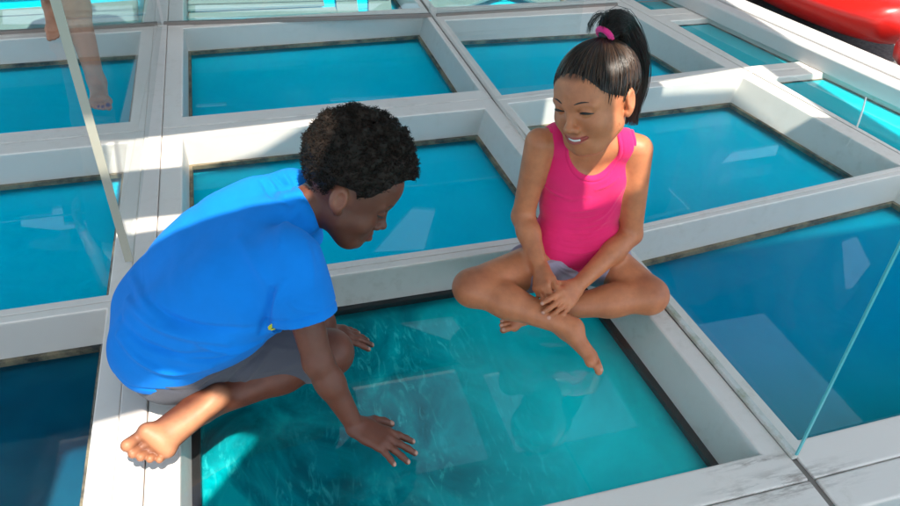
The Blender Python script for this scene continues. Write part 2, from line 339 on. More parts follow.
# white cord hanging at the rail
def tube(pts, r, n=6):
    pts = np.array(pts, float); K = len(pts); r = np.broadcast_to(np.asarray(r, float), (K,)); v = []; f = []
    up = np.array([.13, .21, .97])
    for i in range(K):
        t = nrm(pts[min(i + 1, K - 1)] - pts[max(i - 1, 0)]); a = nrm(np.cross(t, up)); b = np.cross(t, a)
        v += [pts[i] + r[i] * (math.cos(2 * math.pi * j / n) * a + math.sin(2 * math.pi * j / n) * b) for j in range(n)]
    for i in range(K - 1): f += [(i * n + j, i * n + (j + 1) % n, (i + 1) * n + (j + 1) % n, (i + 1) * n + j) for j in range(n)]
    f += [tuple(range(n))[::-1], tuple(range((K - 1) * n, K * n))]; return v, f
c0 = PZ(857, 127, .003); c1 = PY(866, 97, c0[1] + .045)
v, f = tube([c0, c0 * .5 + c1 * .5 + V(.003, 0, .004), c1], .0035); o = mesh_obj('cord', v, f, mat('cord_white', (.7, .75, .72), .6), None, True); tag(o, 'short white cord standing by the rail over the narrow turquoise window', 'cord')

# ------------------------------------------------------------------ kayaks
def kayak(label, tip, direction, length, hw, hh, z0):
    d = nrm(V(*direction, 0)); n = np.array([-d[1], d[0], 0]); r = empty('kayak', (tip[0], tip[1], z0), label, 'kayak', 'red kayaks beyond the rail')
    K, m = 60, 28; vv = []
    for k in range(K + 1):
        t = k / K; w_ = hw * (math.sin(math.pi * min(1, .02 + t)) ** .45 if t < .98 else .12); h_ = hh * (.55 + .45 * math.sin(math.pi * t) ** .4); rise = .04 * (1 - math.sin(math.pi * t)) ** 2
        for j in range(m):
            a = math.pi * 2 * j / m; ca, sa = math.cos(a), math.sin(a)
            e = .72; xx = w_ * (abs(ca) ** e) * (1 if ca > 0 else -1); zz = h_ * (abs(sa) ** 1.05) * (1 if sa > 0 else -1)
            zz = zz * (.55 if zz > 0 else 1.0)
            if abs(ca) > .93: xx *= 1.035
            c_ = V(tip[0], tip[1], 0) + d * length * t
            vv.append(c_ + n * xx + V(0, 0, z0 + hh + rise + zz))
    ff = [(k * m + j, k * m + (j + 1) % m, (k + 1) * m + (j + 1) % m, (k + 1) * m + j) for k in range(K) for j in range(m)] + [tuple(range(m))[::-1], tuple(range(K * m, K * m + m))]
    mesh_obj('hull', vv, ff, M_red, r, True)
    rim = [V(tip[0], tip[1], 0) + d * (length * .5 + math.cos(a) * length * .14) + n * math.sin(a) * hw * .62 + V(0, 0, z0 + hh * 1.56) for a in np.linspace(0, 2 * math.pi, 40)]
    v, f = tube(rim, .018, 8); mesh_obj('cockpit_rim', v, f, mat('rim_black', (.02, .02, .02), .5), r, True); return r
kayak('large red kayak lying behind the white rail, its hull curving to a point', (3.08, 2.76), (.16, 1), 3.4, .46, .19, -.055)
kayak('second red kayak at the right edge, only its rounded end in view', (2.955, 2.62), (.35, -1), 3.0, .30, .16, -.055)
M_line = mat('black_rope', (.03, .03, .03), .7)

# pale slats added under the far windows, imitating pale reflections
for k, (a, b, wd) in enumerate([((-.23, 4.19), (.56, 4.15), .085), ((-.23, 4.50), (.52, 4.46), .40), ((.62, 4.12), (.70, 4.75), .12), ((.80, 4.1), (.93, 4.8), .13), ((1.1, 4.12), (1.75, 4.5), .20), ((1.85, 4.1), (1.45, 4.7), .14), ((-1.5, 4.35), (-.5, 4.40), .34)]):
    o = slab('brace', along(a, b, wd), -.10 - .004 * k, -.085 - .004 * k, M_gleam)
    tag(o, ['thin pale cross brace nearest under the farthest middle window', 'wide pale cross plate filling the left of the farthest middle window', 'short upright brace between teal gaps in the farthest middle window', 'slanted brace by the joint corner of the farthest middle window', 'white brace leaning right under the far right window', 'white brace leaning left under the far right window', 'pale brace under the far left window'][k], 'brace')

# ------------------------------------------------------------------ sun roof over the deck (out of the picture; it throws the shade)
RH = 2.4; SH = np.array([SUN[0], SUN[1]]) * RH / SUN[2]
def hole(pts): return [(p[0] + SH[0], p[1] + SH[1]) for p in pts]  # openings shaped to drop sun patches on deck and figures
holes = [hole(h) for h in [
    [(-.50, 2.40), (-.24, 2.40), (-.22, 2.52), (.04, 2.56), (.40, 2.68), (-.50, 2.64)],
    [(-.46, 2.01), (-.12, 2.03), (-.10, 2.10), (-.46, 2.11)],
    [(-.30, 1.60), (.06, 1.585), (.115, 1.68), (.09, 1.93), (-.12, 1.90), (-.30, 1.78)],
    [(.80, 1.60), (.93, 1.60), (.95, 1.86), (.745, 1.86), (.735, 1.78)],
    [(-.62, .45), (-.235, .45), (-.225, 1.00), (-.06, 1.20), (-.25, 1.30), (-.52, 1.27)],
    [(1.22, 2.555), (1.62, 2.555), (1.64, 2.68), (1.22, 2.66)],
    [(2.20, 2.28), (2.32, 2.24), (2.36, 2.80), (1.78, 2.72), (1.78, 2.64), (2.17, 2.64)],
    [(-.22, 3.92), (.93, 3.92), (.93, 4.70), (-.22, 4.70)], [(-1.6, 3.95), (-.5, 3.95), (-.5, 4.7), (-1.6, 4.7)], [(1.1, 3.92), (1.95, 3.92), (1.95, 4.6), (1.1, 4.6)]]]
rx0, rx1, ry0, ry1 = -3.2, 2.76, -3.4, 3.55
def plate(name, outer, holes, z, m, parent, th=.03):
    loops = [[Vector((x, y, 0)) for x, y in q] for q in [outer] + holes]
    flat = [p for l in loops for p in l]; tris = tessellate_polygon(loops); n = len(flat)
    vv = [(p.x, p.y, z) for p in flat] + [(p.x, p.y, z + th) for p in flat]; ff = [tuple(t)[::-1] for t in tris] + [tuple(i + n for i in t) for t in tris]
    b0 = 0
    for l in loops:
        k = len(l); ff += [(b0 + i, b0 + (i + 1) % k, n + b0 + (i + 1) % k, n + b0 + i) for i in range(k)]; b0 += k
    return mesh_obj(name, vv, ff, m, parent)
def mirror_opening(pts): return [tuple((PZ(x, y)[:2] * (CAMH + RH) / CAMH)) for x, y in pts]     # openings added so that sky images float on the floor glass
rf = empty('sun_roof', (rx0, ry0, 0), 'white sun roof high above the deck, pierced by openings', 'roof')
plate('roof_panel', [(rx0, ry0), (rx1, ry0), (rx1, ry1), (rx0, ry1)], holes, RH, M_roof, rf)
rh = [mirror_opening(q) for q in [[(372, 252), (412, 206), (436, 208), (424, 249)], [(398, 323), (453, 316), (467, 333), (455, 342)], [(330, 98), (400, 95), (401, 98), (330, 101)], [(670, 186), (693, 208), (648, 219), (648, 216), (687, 207), (667, 188)],
     [(20, 216), (50, 213), (52, 206), (62, 205), (64, 222), (130, 214), (130, 220), (60, 230), (20, 226)], [(842, 240), (858, 234), (872, 262), (846, 296)], [(733, 150), (780, 142), (776, 155), (720, 163)], [(196, 104), (226, 102), (226, 105), (196, 107)], [(195, 3), (385, 1), (372, 10), (195, 12)], [(195, 15), (365, 14), (362, 18), (195, 19)], [(405, 1), (425, 1), (425, 14), (385, 17)], [(445, 3), (560, 1), (548, 9), (445, 15)], [(570, 1), (610, 1), (612, 6), (566, 8)], [(2, 8), (132, 3), (134, 20), (60, 24), (2, 24)]]]
plate('tinted_panel', [(-8.5, ry1 + .02), (9.5, ry1 + .02), (9.5, 15), (-8.5, 15)], rh, RH, M_dark_reflect, rf)  # added dark sheet, mirrored in the floor glass to deepen the water
plate('tinted_wing', [(rx1 + .9, 1.2), (7.5, 1.2), (7.5, ry1), (rx1 + .9, ry1)], [], RH, M_dark_reflect, rf)  # second added dark sheet, out to the right
for x, y in ((rx0 + .06, ry0 + .1), (rx0 + .06, ry1 - .3), (rx1 + .02, ry0 + .1), (rx1 + .02, -1.2)): MB().box(x - .03, x + .03, y - .03, y + .03, -.1, RH).build('post', M_rail, rf)

# ================================================================== figures: signed-distance sculpting turned into one continuous mesh
class Sdf:
    def __init__(s, h=.0025): s.p = []; s.h = h
    def cone(s, a, b, ra, rb=None, k=.015, op='u', flat=None, ff=1.0):   # tapered limb piece, optionally flattened along an axis
        a = V(*a); b = V(*b); rb = ra if rb is None else rb
        s.p.append(('c', a, b, ra, rb, k, op, None if flat is None else nrm(flat), ff)); return s
    def ell(s, c, r, k=.015, op='u', R=None): s.p.append(('e', V(*c), V(*r), R, k, op)); return s
    def bounds(s):
        lo, hi = [], []
        for q in s.p:
            if q[0] == 'c' and q[6] == 'u':
                r = max(q[3], q[4]); lo.append(np.minimum(q[1], q[2]) - r); hi.append(np.maximum(q[1], q[2]) + r)
            if q[0] == 'e' and q[5] == 'u': r = max(q[2]); lo.append(q[1] - r); hi.append(q[1] + r)
        return np.min(lo, 0) - 4 * s.h - .01, np.max(hi, 0) + 4 * s.h + .01
    @staticmethod
    def dist(q, P):
        if q[0] == 'c':
            _, a, b, ra, rb, k, op, fl, ff = q
            if fl is not None:
                comp = (P - a) @ fl; P = P + comp[..., None] * fl * (1 / ff - 1)
                b = b + ((b - a) @ fl) * fl * (1 / ff - 1)
            ba = b - a; t = np.clip(((P - a) @ ba) / (ba @ ba + 1e-12), 0, 1)
            d = np.linalg.norm(P - a - t[..., None] * ba, axis=-1) - (ra + (rb - ra) * t)
            return d * (1 if fl is None else min(1, max(ff, .6)))
        _, c, r, R, k, op = q; X = P - c
        if R is not None: X = X @ R
        k0 = np.linalg.norm(X / r, axis=-1); k1 = np.linalg.norm(X / (r * r), axis=-1)
        return k0 * (k0 - 1) / (k1 + 1e-9)
    def grid(s, grow=0.0, lo=None, hi=None):
        if lo is None: lo, hi = s.bounds()
        lo = lo - grow; hi = hi + grow; n = np.ceil((hi - lo) / s.h).astype(int) + 1
        F = np.full(n, .06, np.float32); ax = [lo[i] + np.arange(n[i]) * s.h for i in range(3)]
        for q in s.p:
            if q[0] == 'c': r = max(q[3], q[4]); a = np.minimum(q[1], q[2]) - r; b = np.maximum(q[1], q[2]) + r; k = q[5]; op = q[6]
            else: r = max(q[2]); a = q[1] - r; b = q[1] + r; k = q[4]; op = q[5]
            m = .012 + k + abs(grow); i0 = np.maximum(0, np.floor((a - m - lo) / s.h).astype(int)); i1 = np.minimum(n, np.ceil((b + m - lo) / s.h).astype(int) + 1)
            if np.any(i1 <= i0): continue
            X = np.stack(np.meshgrid(*[ax[i][i0[i]:i1[i]].astype(np.float32) for i in range(3)], indexing='ij'), -1)
            d = s.dist(q, X).astype(np.float32) - (grow if op == 'u' else 0); sl_ = tuple(slice(i0[i], i1[i]) for i in range(3)); A = F[sl_]; k = max(k, 1e-4)
            if op == 'u': hh = np.maximum(k - np.abs(A - d), 0) / k; F[sl_] = np.minimum(A, d) - hh * hh * k * .25
            else: d = -d; hh = np.maximum(k - np.abs(A - d), 0) / k; F[sl_] = np.maximum(A, d) + hh * hh * k * .25
        return F, lo, ax
def nets(F, lo, h):
    ins = F < 0; n = np.array(F.shape)
    cnt = np.zeros(n - 1, np.int8)
    C = [(i, j, k) for i in (0, 1) for j in (0, 1) for k in (0, 1)]
    for i, j, k in C: cnt += ins[i:n[0] - 1 + i, j:n[1] - 1 + j, k:n[2] - 1 + k]
    act = np.argwhere((cnt > 0) & (cnt < 8)); idx = np.full(n - 1, -1, np.int32); idx[tuple(act.T)] = np.arange(len(act))
    vals = {c: F[act[:, 0] + c[0], act[:, 1] + c[1], act[:, 2] + c[2]] for c in C}
    acc = np.zeros((len(act), 3)); num = np.zeros(len(act))
    for c in C:
        for ax in range(3):
            if c[ax] == 1: continue
            d = list(c); d[ax] = 1; d = tuple(d); a, b = vals[c], vals[d]; m = (a < 0) != (b < 0)
            t = np.where(m, a / np.where(m, a - b, 1), 0); p = np.tile(np.array(c, float), (len(act), 1)); p[:, ax] += t
            acc += p * m[:, None]; num += m
    v = lo + (act + acc / num[:, None]) * h; faces = []
    for ax in range(3):
        o1, o2 = [(1, 2), (2, 0), (0, 1)][ax]; sl0 = [slice(1, m - 1) for m in n]; sl0[ax] = slice(0, n[ax] - 1); sl1 = list(sl0); sl1[ax] = slice(1, n[ax])
        A, B = ins[tuple(sl0)], ins[tuple(sl1)]
        for sgn, mk in ((1, A & ~B), (-1, ~A & B)):
            e = np.argwhere(mk); off = np.ones(3, int); off[ax] = 0; e = e + off; q = []
            for da, db in ((0, 0), (-1, 0), (-1, -1), (0, -1)):
                c = e.copy(); c[:, o1] += da; c[:, o2] += db; q.append(idx[c[:, 0], c[:, 1], c[:, 2]])
            q = np.stack(q, 1); faces.append(q if sgn == 1 else q[:, ::-1])
    f = np.concatenate(faces); f = f[(f >= 0).all(1)]
    return v, f
def relax(v, f, it=2, lam=.5):
    e = np.concatenate([f[:, [0, 1]], f[:, [1, 2]], f[:, [2, 3]], f[:, [3, 0]]]); e = np.concatenate([e, e[:, ::-1]])
    cnt = np.bincount(e[:, 0], minlength=len(v))[:, None]
    for i in range(it):
        for l_ in (lam, -lam * 1.03):
            s_ = np.stack([np.bincount(e[:, 0], weights=v[e[:, 1], k], minlength=len(v)) for k in range(3)], 1)
            v = v + l_ * (s_ / np.maximum(cnt, 1) - v)
    return v
def vnormals(v, f):
    nf = np.cross(v[f[:, 2]] - v[f[:, 0]], v[f[:, 3]] - v[f[:, 1]]); vn = np.zeros_like(v)
    for k in range(4):
        for c in range(3): vn[:, c] += np.bincount(f[:, k], weights=nf[:, c], minlength=len(v))
    return vn / (np.linalg.norm(vn, axis=1, keepdims=True) + 1e-12)
def bvh(v, f): return BVHTree.FromPolygons([tuple(q) for q in v], [tuple(map(int, q)) for q in f])
def seglist_disp(v, nv, segs):     # folds: raised or sunk lines on cloth, each (polyline, height, width)
    d = np.zeros(len(v))
    for pts, amp, wd in segs:
        P = np.array(pts); best = np.full(len(v), 9.)
        lo_, hi_ = P.min(0) - 3 * wd, P.max(0) + 3 * wd; m = np.all((v > lo_) & (v < hi_), axis=1); q = v[m]; bb = np.full(len(q), 9.); ta = np.zeros(len(q)); K = len(P) - 1
        for i in range(K):
            ba = P[i + 1] - P[i]; t = np.clip((q - P[i]) @ ba / (ba @ ba + 1e-12), 0, 1); dd = np.linalg.norm(q - P[i] - t[:, None] * ba, axis=1)
            u = dd < bb; bb[u] = dd[u]; ta[u] = (i + t[u]) / K
        d[m] += amp * np.exp(-(bb / wd) ** 2) * np.sin(np.pi * np.clip(ta, .06, .94)) ** .5
    return v + nv * d[:, None]
def trace(tree, px, py):           # where the measured sight line meets a surface
    d = RW @ np.array([px - 450, py - 253, FPX]); d = d / np.linalg.norm(d)
    h_ = tree.ray_cast(Vector((0, 0, CAMH)), Vector(d.tolist())); return None if h_[0] is None else np.array(h_[0])
def folds_from(tree, lst):
    out = []
    for pts, amp, wd in lst:
        P = []
        for a, b in zip(pts[:-1], pts[1:]):
            for t in np.linspace(0, 1, 5, endpoint=False): P.append(trace(tree, a[0] + (b[0] - a[0]) * t, a[1] + (b[1] - a[1]) * t))
        P.append(trace(tree, *pts[-1])); P = [p for p in P if p is not None]
        for _ in range(6): P = [P[0]] + [(P[i - 1] + P[i] * 2 + P[i + 1]) / 4 for i in range(1, len(P) - 1)] + [P[-1]] if len(P) > 2 else P
        if len(P) > 2: out.append((P, amp, wd))
    return out
def eul(a):
    z, x, y = a; cz, sz, cx, sx, cy, sy = math.cos(z), math.sin(z), math.cos(x), math.sin(x), math.cos(y), math.sin(y)
    return np.array([[cz, -sz, 0], [sz, cz, 0], [0, 0, 1]]) @ np.array([[1, 0, 0], [0, cx, -sx], [0, sx, cx]]) @ np.array([[cy, 0, sy], [0, 1, 0], [-sy, 0, cy]])

# ---- a child's head: x to the person's right, y forward, z up
class Head:
    def __init__(s, c, ang, sc): s.c = V(*c); s.R = eul(ang); s.s = sc
    def w(s, p): return s.c + s.R @ (np.array(p, float) * s.s)
    def loc(s, P): return ((P - s.c) @ s.R) / s.s
def add_head(S_, H, smile=0., pout=0., earside=1):
    s = H.s; R = H.R
    def E(c, r, k=.012, op='u', R2=None): S_.ell(H.w(c), np.array(r) * s, k * s, op, R if R2 is None else R @ R2)
    def C(a, b, ra, rb, k=.01, op='u', fl=None, ff=1): S_.cone(H.w(a), H.w(b), ra * s, rb * s, k * s, op, None if fl is None else R @ np.array(fl, float), ff)
    E((0, -.014, .026), (.0695, .083, .068)); E((0, .020, .012), (.060, .058, .060), .03); E((0, .018, -.030), (.053, .054, .056), .03)
    C((-.018, .050, -.074), (.018, .050, -.074), .017, .017, .03); C((.040, .010, -.048), (.018, .044, -.074), .018, .017, .03); C((-.040, .010, -.048), (-.018, .044, -.074), .018, .017, .03)
    ch = .0035 * smile
    for x in (-1, 1):
        E((x * .034, .048 + ch * .6, -.033 + ch), (.0235, .0215, .0215), .02)
        E((x * .030, .0765, .000), (.0155, .0105, .0085), .010, 's')
        E((x * .029, .0650, -.001), (.0135, .0125, .0115), .003)          # eye ball under the lid
        C((x * .012, .074, .012), (x * .042, .064, .012), .0055, .0045, .012)  # brow ridge
        E((x * .0115, .0825, -.0345), (.0072, .0070, .0060), .006)
        # ears
        ea = eul((0, .15, 0)); E((x * .0715, -.012, -.006), (.0075, .0165, .0245), .005, 'u', eul((-x * .30, .18, 0)))
        E((x * .0810, -.009, -.004), (.0068, .0100, .0155), .003, 's', eul((-x * .30, .18, 0)))
        E((x * .0700, -.006, -.010), (.005, .006, .009), .004); E((x * .0700, -.002, -.028), (.0055, .0075, .0085), .006)
    C((0, .0745, .006), (0, .0875, -.027), .0055, .0070, .010); E((0, .0915, -.0305), (.0082, .0080, .0068), .008)
    # mouth
    wd = .019 + .007 * smile; up = .0055 * smile; y0 = .0770
    pts = [(-wd, y0 - .011, -.0570 + up), (-wd * .5, y0 - .001, -.0575 + up * .25), (0, y0 + .0015, -.0580), (wd * .5, y0 - .001, -.0575 + up * .25), (wd, y0 - .011, -.0570 + up)]
    E((0, .068, -.056), (.021, .0135, .018), .014)
    for a, b in zip(pts[:-1], pts[1:]):
        a, b = np.array(a), np.array(b); q = lambda p, dz, dy=0: (p[0] * .92, p[1] + dy, p[2] + dz)
        C(q(a, .0035), q(b, .0035), .0036 + pout * .0022, .0036 + pout * .0022, .005); C(q(a, -.0048, -.001), q(b, -.0048, -.001), .0042 + pout * .0022, .0042 + pout * .0022, .005)
    for a, b in zip(pts[:-1], pts[1:]):
        C(np.array(a) + [0, .0045, 0], np.array(b) + [0, .0045, 0], .0013 + .0018 * smile + pout * .0010, .0013 + .0018 * smile + pout * .0010, .0015, 's')
    E((0, .0655, -.083), (.015, .012, .011), .014)
    return pts
# ---- a hand: y along the fingers, z out of the back; side +1 puts the thumb on +x
def add_hand(S_, wpos, ydir, zdir, side, sc=1.0, curl=(.3, .3, .3, .3), spread=1.0, thumb=(.6, .3), kf=.0035):
    y = nrm(ydir); x = nrm(np.cross(y, zdir)); z = np.cross(x, y); B = np.stack([x * side, y, z], 1); o = V(*wpos)
    w_ = lambda p: o + B @ (np.array(p, float) * sc); tips = []
    C = lambda a, b, ra, rb, k, ff=None: S_.cone(w_(a), w_(b), ra * sc, rb * sc, k * sc, 'u', z if ff else None, ff or 1)
    bx = (.0200, .0070, -.0060, -.0175); ln_ = (.0215, .0240, .0225, .0170); ky = (.060, .063, .060, .054)
    for i in range(4): C((bx[i] * .55, .004, 0), (bx[i], ky[i], .0005), .0120, .0098, .010, .82)
    C((-.010, .030, -.003), (.012, .030, -.003), .0105, .0115, .01, .8)
    for i in range(4):
        a = np.array([bx[i], ky[i], .0005]); sp = math.radians((9, 2.5, -4, -11)[i] * spread); ang = 0; r = (.0072, .0074, .0070, .0062)[i]
        for j, (fl, cu) in enumerate(((1.0, .8), (.72, 1.1), (.62, .7))):
            ang += curl[i] * cu; d = np.array([math.sin(sp) * math.cos(ang), math.cos(sp) * math.cos(ang), -math.sin(ang)])
            b = a + d * ln_[i] * fl * 1.12; C(a, b, r, r * .92, kf if j else .006); a = b; r *= .92
        up = np.cross(d, np.array([1, 0, 0])); up = up * (1 if up[2] > 0 or abs(up[2]) < .2 else -1); tips.append(w_(a + d * .002 + up * r * .8))
    a = np.array([.013, .012, -.003]); t1, t2 = thumb
    d = nrm([math.sin(t1), math.cos(t1), -.25]); b = a + d * .034; C(a, b, .0118, .0090, .009); d2 = nrm([math.sin(t1 - t2), math.cos(t1 - t2), -.25 - t2 * .2]); c = b + d2 * .0235; C(b, c, .0086, .0080, .004)
    d3 = nrm([math.sin(t1 - t2 * 1.8), math.cos(t1 - t2 * 1.8), -.2]); e = c + d3 * .017; C(c, e, .0080, .0066, .004); tips.append(w_(e + np.array([0, 0, .005])))
    return tips
# ---- a foot: y toward the toes, z out of the instep, ankle at the origin; side +1 puts the big toe on +x
def add_foot(S_, ank, ydir, zdir, side, sc=1.0, point=0.):
    y = nrm(ydir); x = nrm(np.cross(y, zdir)); z = np.cross(x, y); B = np.stack([x * side, y, z], 1); o = V(*ank); w_ = lambda p: o + B @ (np.array(p, float) * sc)
    C = lambda a, b, ra, rb, k, ff=None: S_.cone(w_(a), w_(b), ra * sc, rb * sc, k * sc, 'u', z if ff else None, ff or 1)
    C((0, -.028, -.030), (0, .0, -.008), .0215, .024, .02); C((-.004, -.010, -.036), (-.012, .075, -.036), .0165, .0150, .014)
    C((.006, .005, -.014), (.010, .075, -.032), .022, .0165, .016); C((.000, .0, -.018), (-.004, .072, -.034), .021, .016, .014)
    C((.020, .088, -.038), (-.022, .080, -.040), .0150, .0120, .012)
    tx = (.0210, .0060, -.0055, -.0160, -.0255); ty = (.090, .094, .091, .086, .079); tl = (.031, .028, .025, .021, .018); tr = (.0108, .0078, .0073, .0070, .0066); nails = []
    for i in range(5):
        a = np.array([tx[i], ty[i], -.038]); m = a + [0, tl[i] * .55, .003]; b = a + [.0, tl[i], -.004]
        C(a, m, tr[i] * .96, tr[i] * .84, .002); C(m, b, tr[i] * .86, tr[i] * .95, .0015); nails.append(w_(b + np.array([0, .002, tr[i] * .8])))
    return nails, w_((0, .04, -.052)), -z

def skin_material(name, rough=.5, sss=.12):
    m = mat(name, (.5, .3, .2), rough); at = N(m, 'ShaderNodeAttribute', attribute_name='tint')
    n1 = noise(m, 28, 4, .6); r1 = ramp(m, n1.outputs[0], [(.3, (.82, .76, .76)), (.7, (1.10, 1.06, 1.02))])
    L(m, mixc(m, at.outputs['Color'], r1.outputs[0], 1.0, 'MULTIPLY'), pb(m).inputs['Base Color'])
    pb(m).inputs['Subsurface Weight'].default_value = sss; pb(m).inputs['Subsurface Radius'].default_value = (.9, .35, .2); pb(m).inputs['Subsurface Scale'].default_value = .006
    pb(m).inputs['Specular IOR Level'].default_value = .45
    n2 = noise(m, 420, 3, .6); bump(m, n2.outputs[0], .12, .001); return m
def cloth_material(name, c, weave=900, bumpd=.0006, sheen=.2, rough=.85):
    m = mat(name, c, rough); pb(m).inputs['Sheen Weight'].default_value = sheen; pb(m).inputs['Specular IOR Level'].default_value = .2
    n1 = noise(m, 6, 4, .6); r1 = ramp(m, n1.outputs[0], [(.3, tuple(x * .9 for x in c)), (.7, tuple(min(1, x * 1.07) for x in c))]); L(m, r1.outputs[0], pb(m).inputs['Base Color'])
    n2 = noise(m, weave, 2, .5); n3 = noise(m, 30, 4, .6); ad = N(m, 'ShaderNodeMath', operation='MULTIPLY_ADD'); L(m, n3.outputs[0], ad.inputs[0]); ad.inputs[1].default_value = 2.2; L(m, n2.outputs[0], ad.inputs[2])
    bump(m, ad.outputs[0], .35, .002); return m
def smooth01(x): x = np.clip(x, 0, 1); return x * x * (3 - 2 * x)
def spots(v, cols, lst):
    for p, r, c in lst:
        d = np.linalg.norm(v - p, axis=1); k = smooth01((r - d) / (r * .45))[:, None]; cols = cols * (1 - k) + np.array(c) * k
    return cols
def face_tint(H, v, cols, lip, mpts, base, cheek=None):
    q = H.loc(v); front = (q[:, 1] > .055)
    P = np.array(mpts); dmin = np.full(len(v), 9.)
    for a, b in zip(P[:-1], P[1:]):
        ba = b - a; X = q[:, [0, 2]]; t = np.clip(((X - a[[0, 2]]) @ ba[[0, 2]]) / (ba[[0, 2]] @ ba[[0, 2]]), 0, 1); dmin = np.minimum(dmin, np.linalg.norm(X - a[[0, 2]] - t[:, None] * ba[[0, 2]], axis=1))
    wl = .0092 * (1 - (np.abs(q[:, 0]) / .030) ** 2).clip(0, 1) ** .5
    k = (smooth01((wl - dmin) / .003) * front)[:, None]; cols = cols * (1 - k) + np.array(lip) * k
    if cheek is not None:
        for x in (-1, 1):
            d = np.linalg.norm(q - np.array([x * .034, .058, -.032]), axis=1); k = (.5 * smooth01((.024 - d) / .024))[:, None]; cols = cols * (1 - k) + np.array(cheek) * k
    return cols
def strands(name, paths, radii, m, parent, n=3, ca=None, cb_=None):
    vv = []; ff = []; base = 0
    P = np.array(paths); Sn, K, _ = P.shape; rr = np.array(radii)
    T = np.gradient(P, axis=1); T /= np.linalg.norm(T, axis=2, keepdims=True) + 1e-9; up = np.array([.21, .33, .92]); A = np.cross(T, up); A /= np.linalg.norm(A, axis=2, keepdims=True) + 1e-9; Bn = np.cross(T, A)
    ang = 2 * np.pi * np.arange(n) / n
    v = P[:, :, None, :] + rr[:, :, None, None] * (np.cos(ang)[None, None, :, None] * A[:, :, None, :] + np.sin(ang)[None, None, :, None] * Bn[:, :, None, :])
    idx = np.arange(Sn * K * n).reshape(Sn, K, n); a = idx[:, :-1, :]; b = idx[:, 1:, :]
    f = np.stack([a, np.roll(a, -1, 2), np.roll(b, -1, 2), b], -1).reshape(-1, 4)
    cols = None
    if ca is not None:
        t = RNG.uniform(size=Sn) ** 2.2; cols = np.repeat(np.array(ca)[None] * (1 - t[:, None]) + np.array(cb_)[None] * t[:, None], K * n, axis=0)
    return mesh_obj(name, v.reshape(-1, 3), f, m, parent, True, cols)
def hair_material(name, c, rough=.35, spec=.6):
    m = mat(name, c, rough); pb(m).inputs['Specular IOR Level'].default_value = spec; n_ = noise(m, 60, 3, .6); r_ = ramp(m, n_.outputs[0], [(.3, tuple(x * .6 for x in c)), (.7, tuple(x * 1.5 for x in c))]); L(m, r_.outputs[0], pb(m).inputs['Base Color']); return m
def sdf_obj(S_, name, m, parent, grow=0, cut=None, post=None, tint=None, it=2):
    F, lo, ax = S_.grid(grow)
    if cut is not None:
        X = np.stack(np.meshgrid(*[a.astype(np.float32) for a in ax], indexing='ij'), -1); F = np.maximum(F, cut(X).astype(np.float32))
    F[0] = F[-1] = .01; F[:, 0] = F[:, -1] = .01; F[:, :, 0] = F[:, :, -1] = .01
    v, f = nets(F, lo, S_.h); v = relax(v, f, it)
    if post is not None: v = post(v, f)
    cols = tint(v) if tint is not None else None
    return mesh_obj(name, v, f, m, parent, True, cols), v, f
def surf_line(tree, H, pts, lift=.0008, fwd=(0, 1, 0)):   # follow the skin with a line given in head coordinates
    out = []
    dirw = H.R @ np.array(fwd, float)
    for p in pts:
        o_ = H.w(p) + dirw * .20; h_ = tree.ray_cast(Vector(o_.tolist()), Vector((-dirw).tolist()))
        out.append((np.array(h_[0]) + dirw * lift) if h_[0] is not None else H.w(p))
    return out
def seg(*p): return [V(*a) for a in p]

# ================================================================== the girl
M_skin_g = skin_material('tan_skin', .48)
M_lash = mat('lash_black', (.008, .006, .005), .5); M_teeth = mat('teeth', (.75, .72, .66), .25)
G = empty('person', (.83, 1.52, 0), 'girl in pink tank top with high ponytail sitting cross-legged, hands clasped', 'person')
hg = Head((.8094, 1.4940, .5880), (2.107, -.100, .250), 1.25)
gb = Sdf(.0023)
# torso
gp = [gb]
def girl_torso(s):
    s.cone((.775, 1.515, .085), (.895, 1.50, .080), .075, .075, .03); s.cone((.80, 1.535, .17), (.875, 1.52, .17), .060, .060, .05)
    s.cone((.795, 1.545, .26), (.890, 1.522, .255), .060, .060, .05); s.cone((.785, 1.55, .355), (.900, 1.520, .345), .060, .058, .05)
    s.cone((.757, 1.553, .447), (.918, 1.503, .438), .037, .037, .04)
girl_torso(gb)
gb.cone((.838, 1.530, .43), (.825, 1.515, .53), .047, .043, .04)
shR, elR, wrR = V(.708, 1.553, .441), PY(523, 216, 1.54), PY(541, 268, 1.405)
shL, elL, wrL = V(.953, 1.488, .428), PY(631, 234, 1.455), PY(576, 287, 1.345)
for a, b, c in ((shR, elR, wrR), (shL, elL, wrL)):
    gb.cone(a, b, .039, .0295, .02); gb.cone(b, b + (c - b) * .35, .0310, .0305, .012); gb.cone(b + (c - b) * .3, c, .0305, .0195, .012)
# legs
hR, kR, aR = V(.765, 1.50, .095), V(.505, 1.425, .105), V(.728, 1.262, .062)
hL, kL, aL = V(.895, 1.525, .085), V(.980, 1.325, .066), V(.690, 1.365, .040)
for h_, k_, a_ in ((hR, kR, aR), (hL, kL, aL)):
    gb.cone(h_, k_, .066, .048, .03); gb.cone(k_, k_, .046, .046, .02); d_ = a_ - k_; gb.cone(k_ + d_ * .05, k_ + d_ * .38, .044, .043, .02); gb.cone(k_ + d_ * .35, a_, .043, .0265, .02)
ft1 = add_foot(gb, aR + V(.008, -.006, -.004), (.50, -.72, -.30), (.35, .15, .9), 1, .92)
ft2 = add_foot(gb, aL, (-1, -.06, -.05), (.05, -.55, .8), -1, .92)
t1 = add_hand(gb, wrR, PY(541, 300, 1.315) - wrR, (-.75, -.55, .25), -1, 1.02, (.55, .75, .85, .9), .6, (.5, .3))
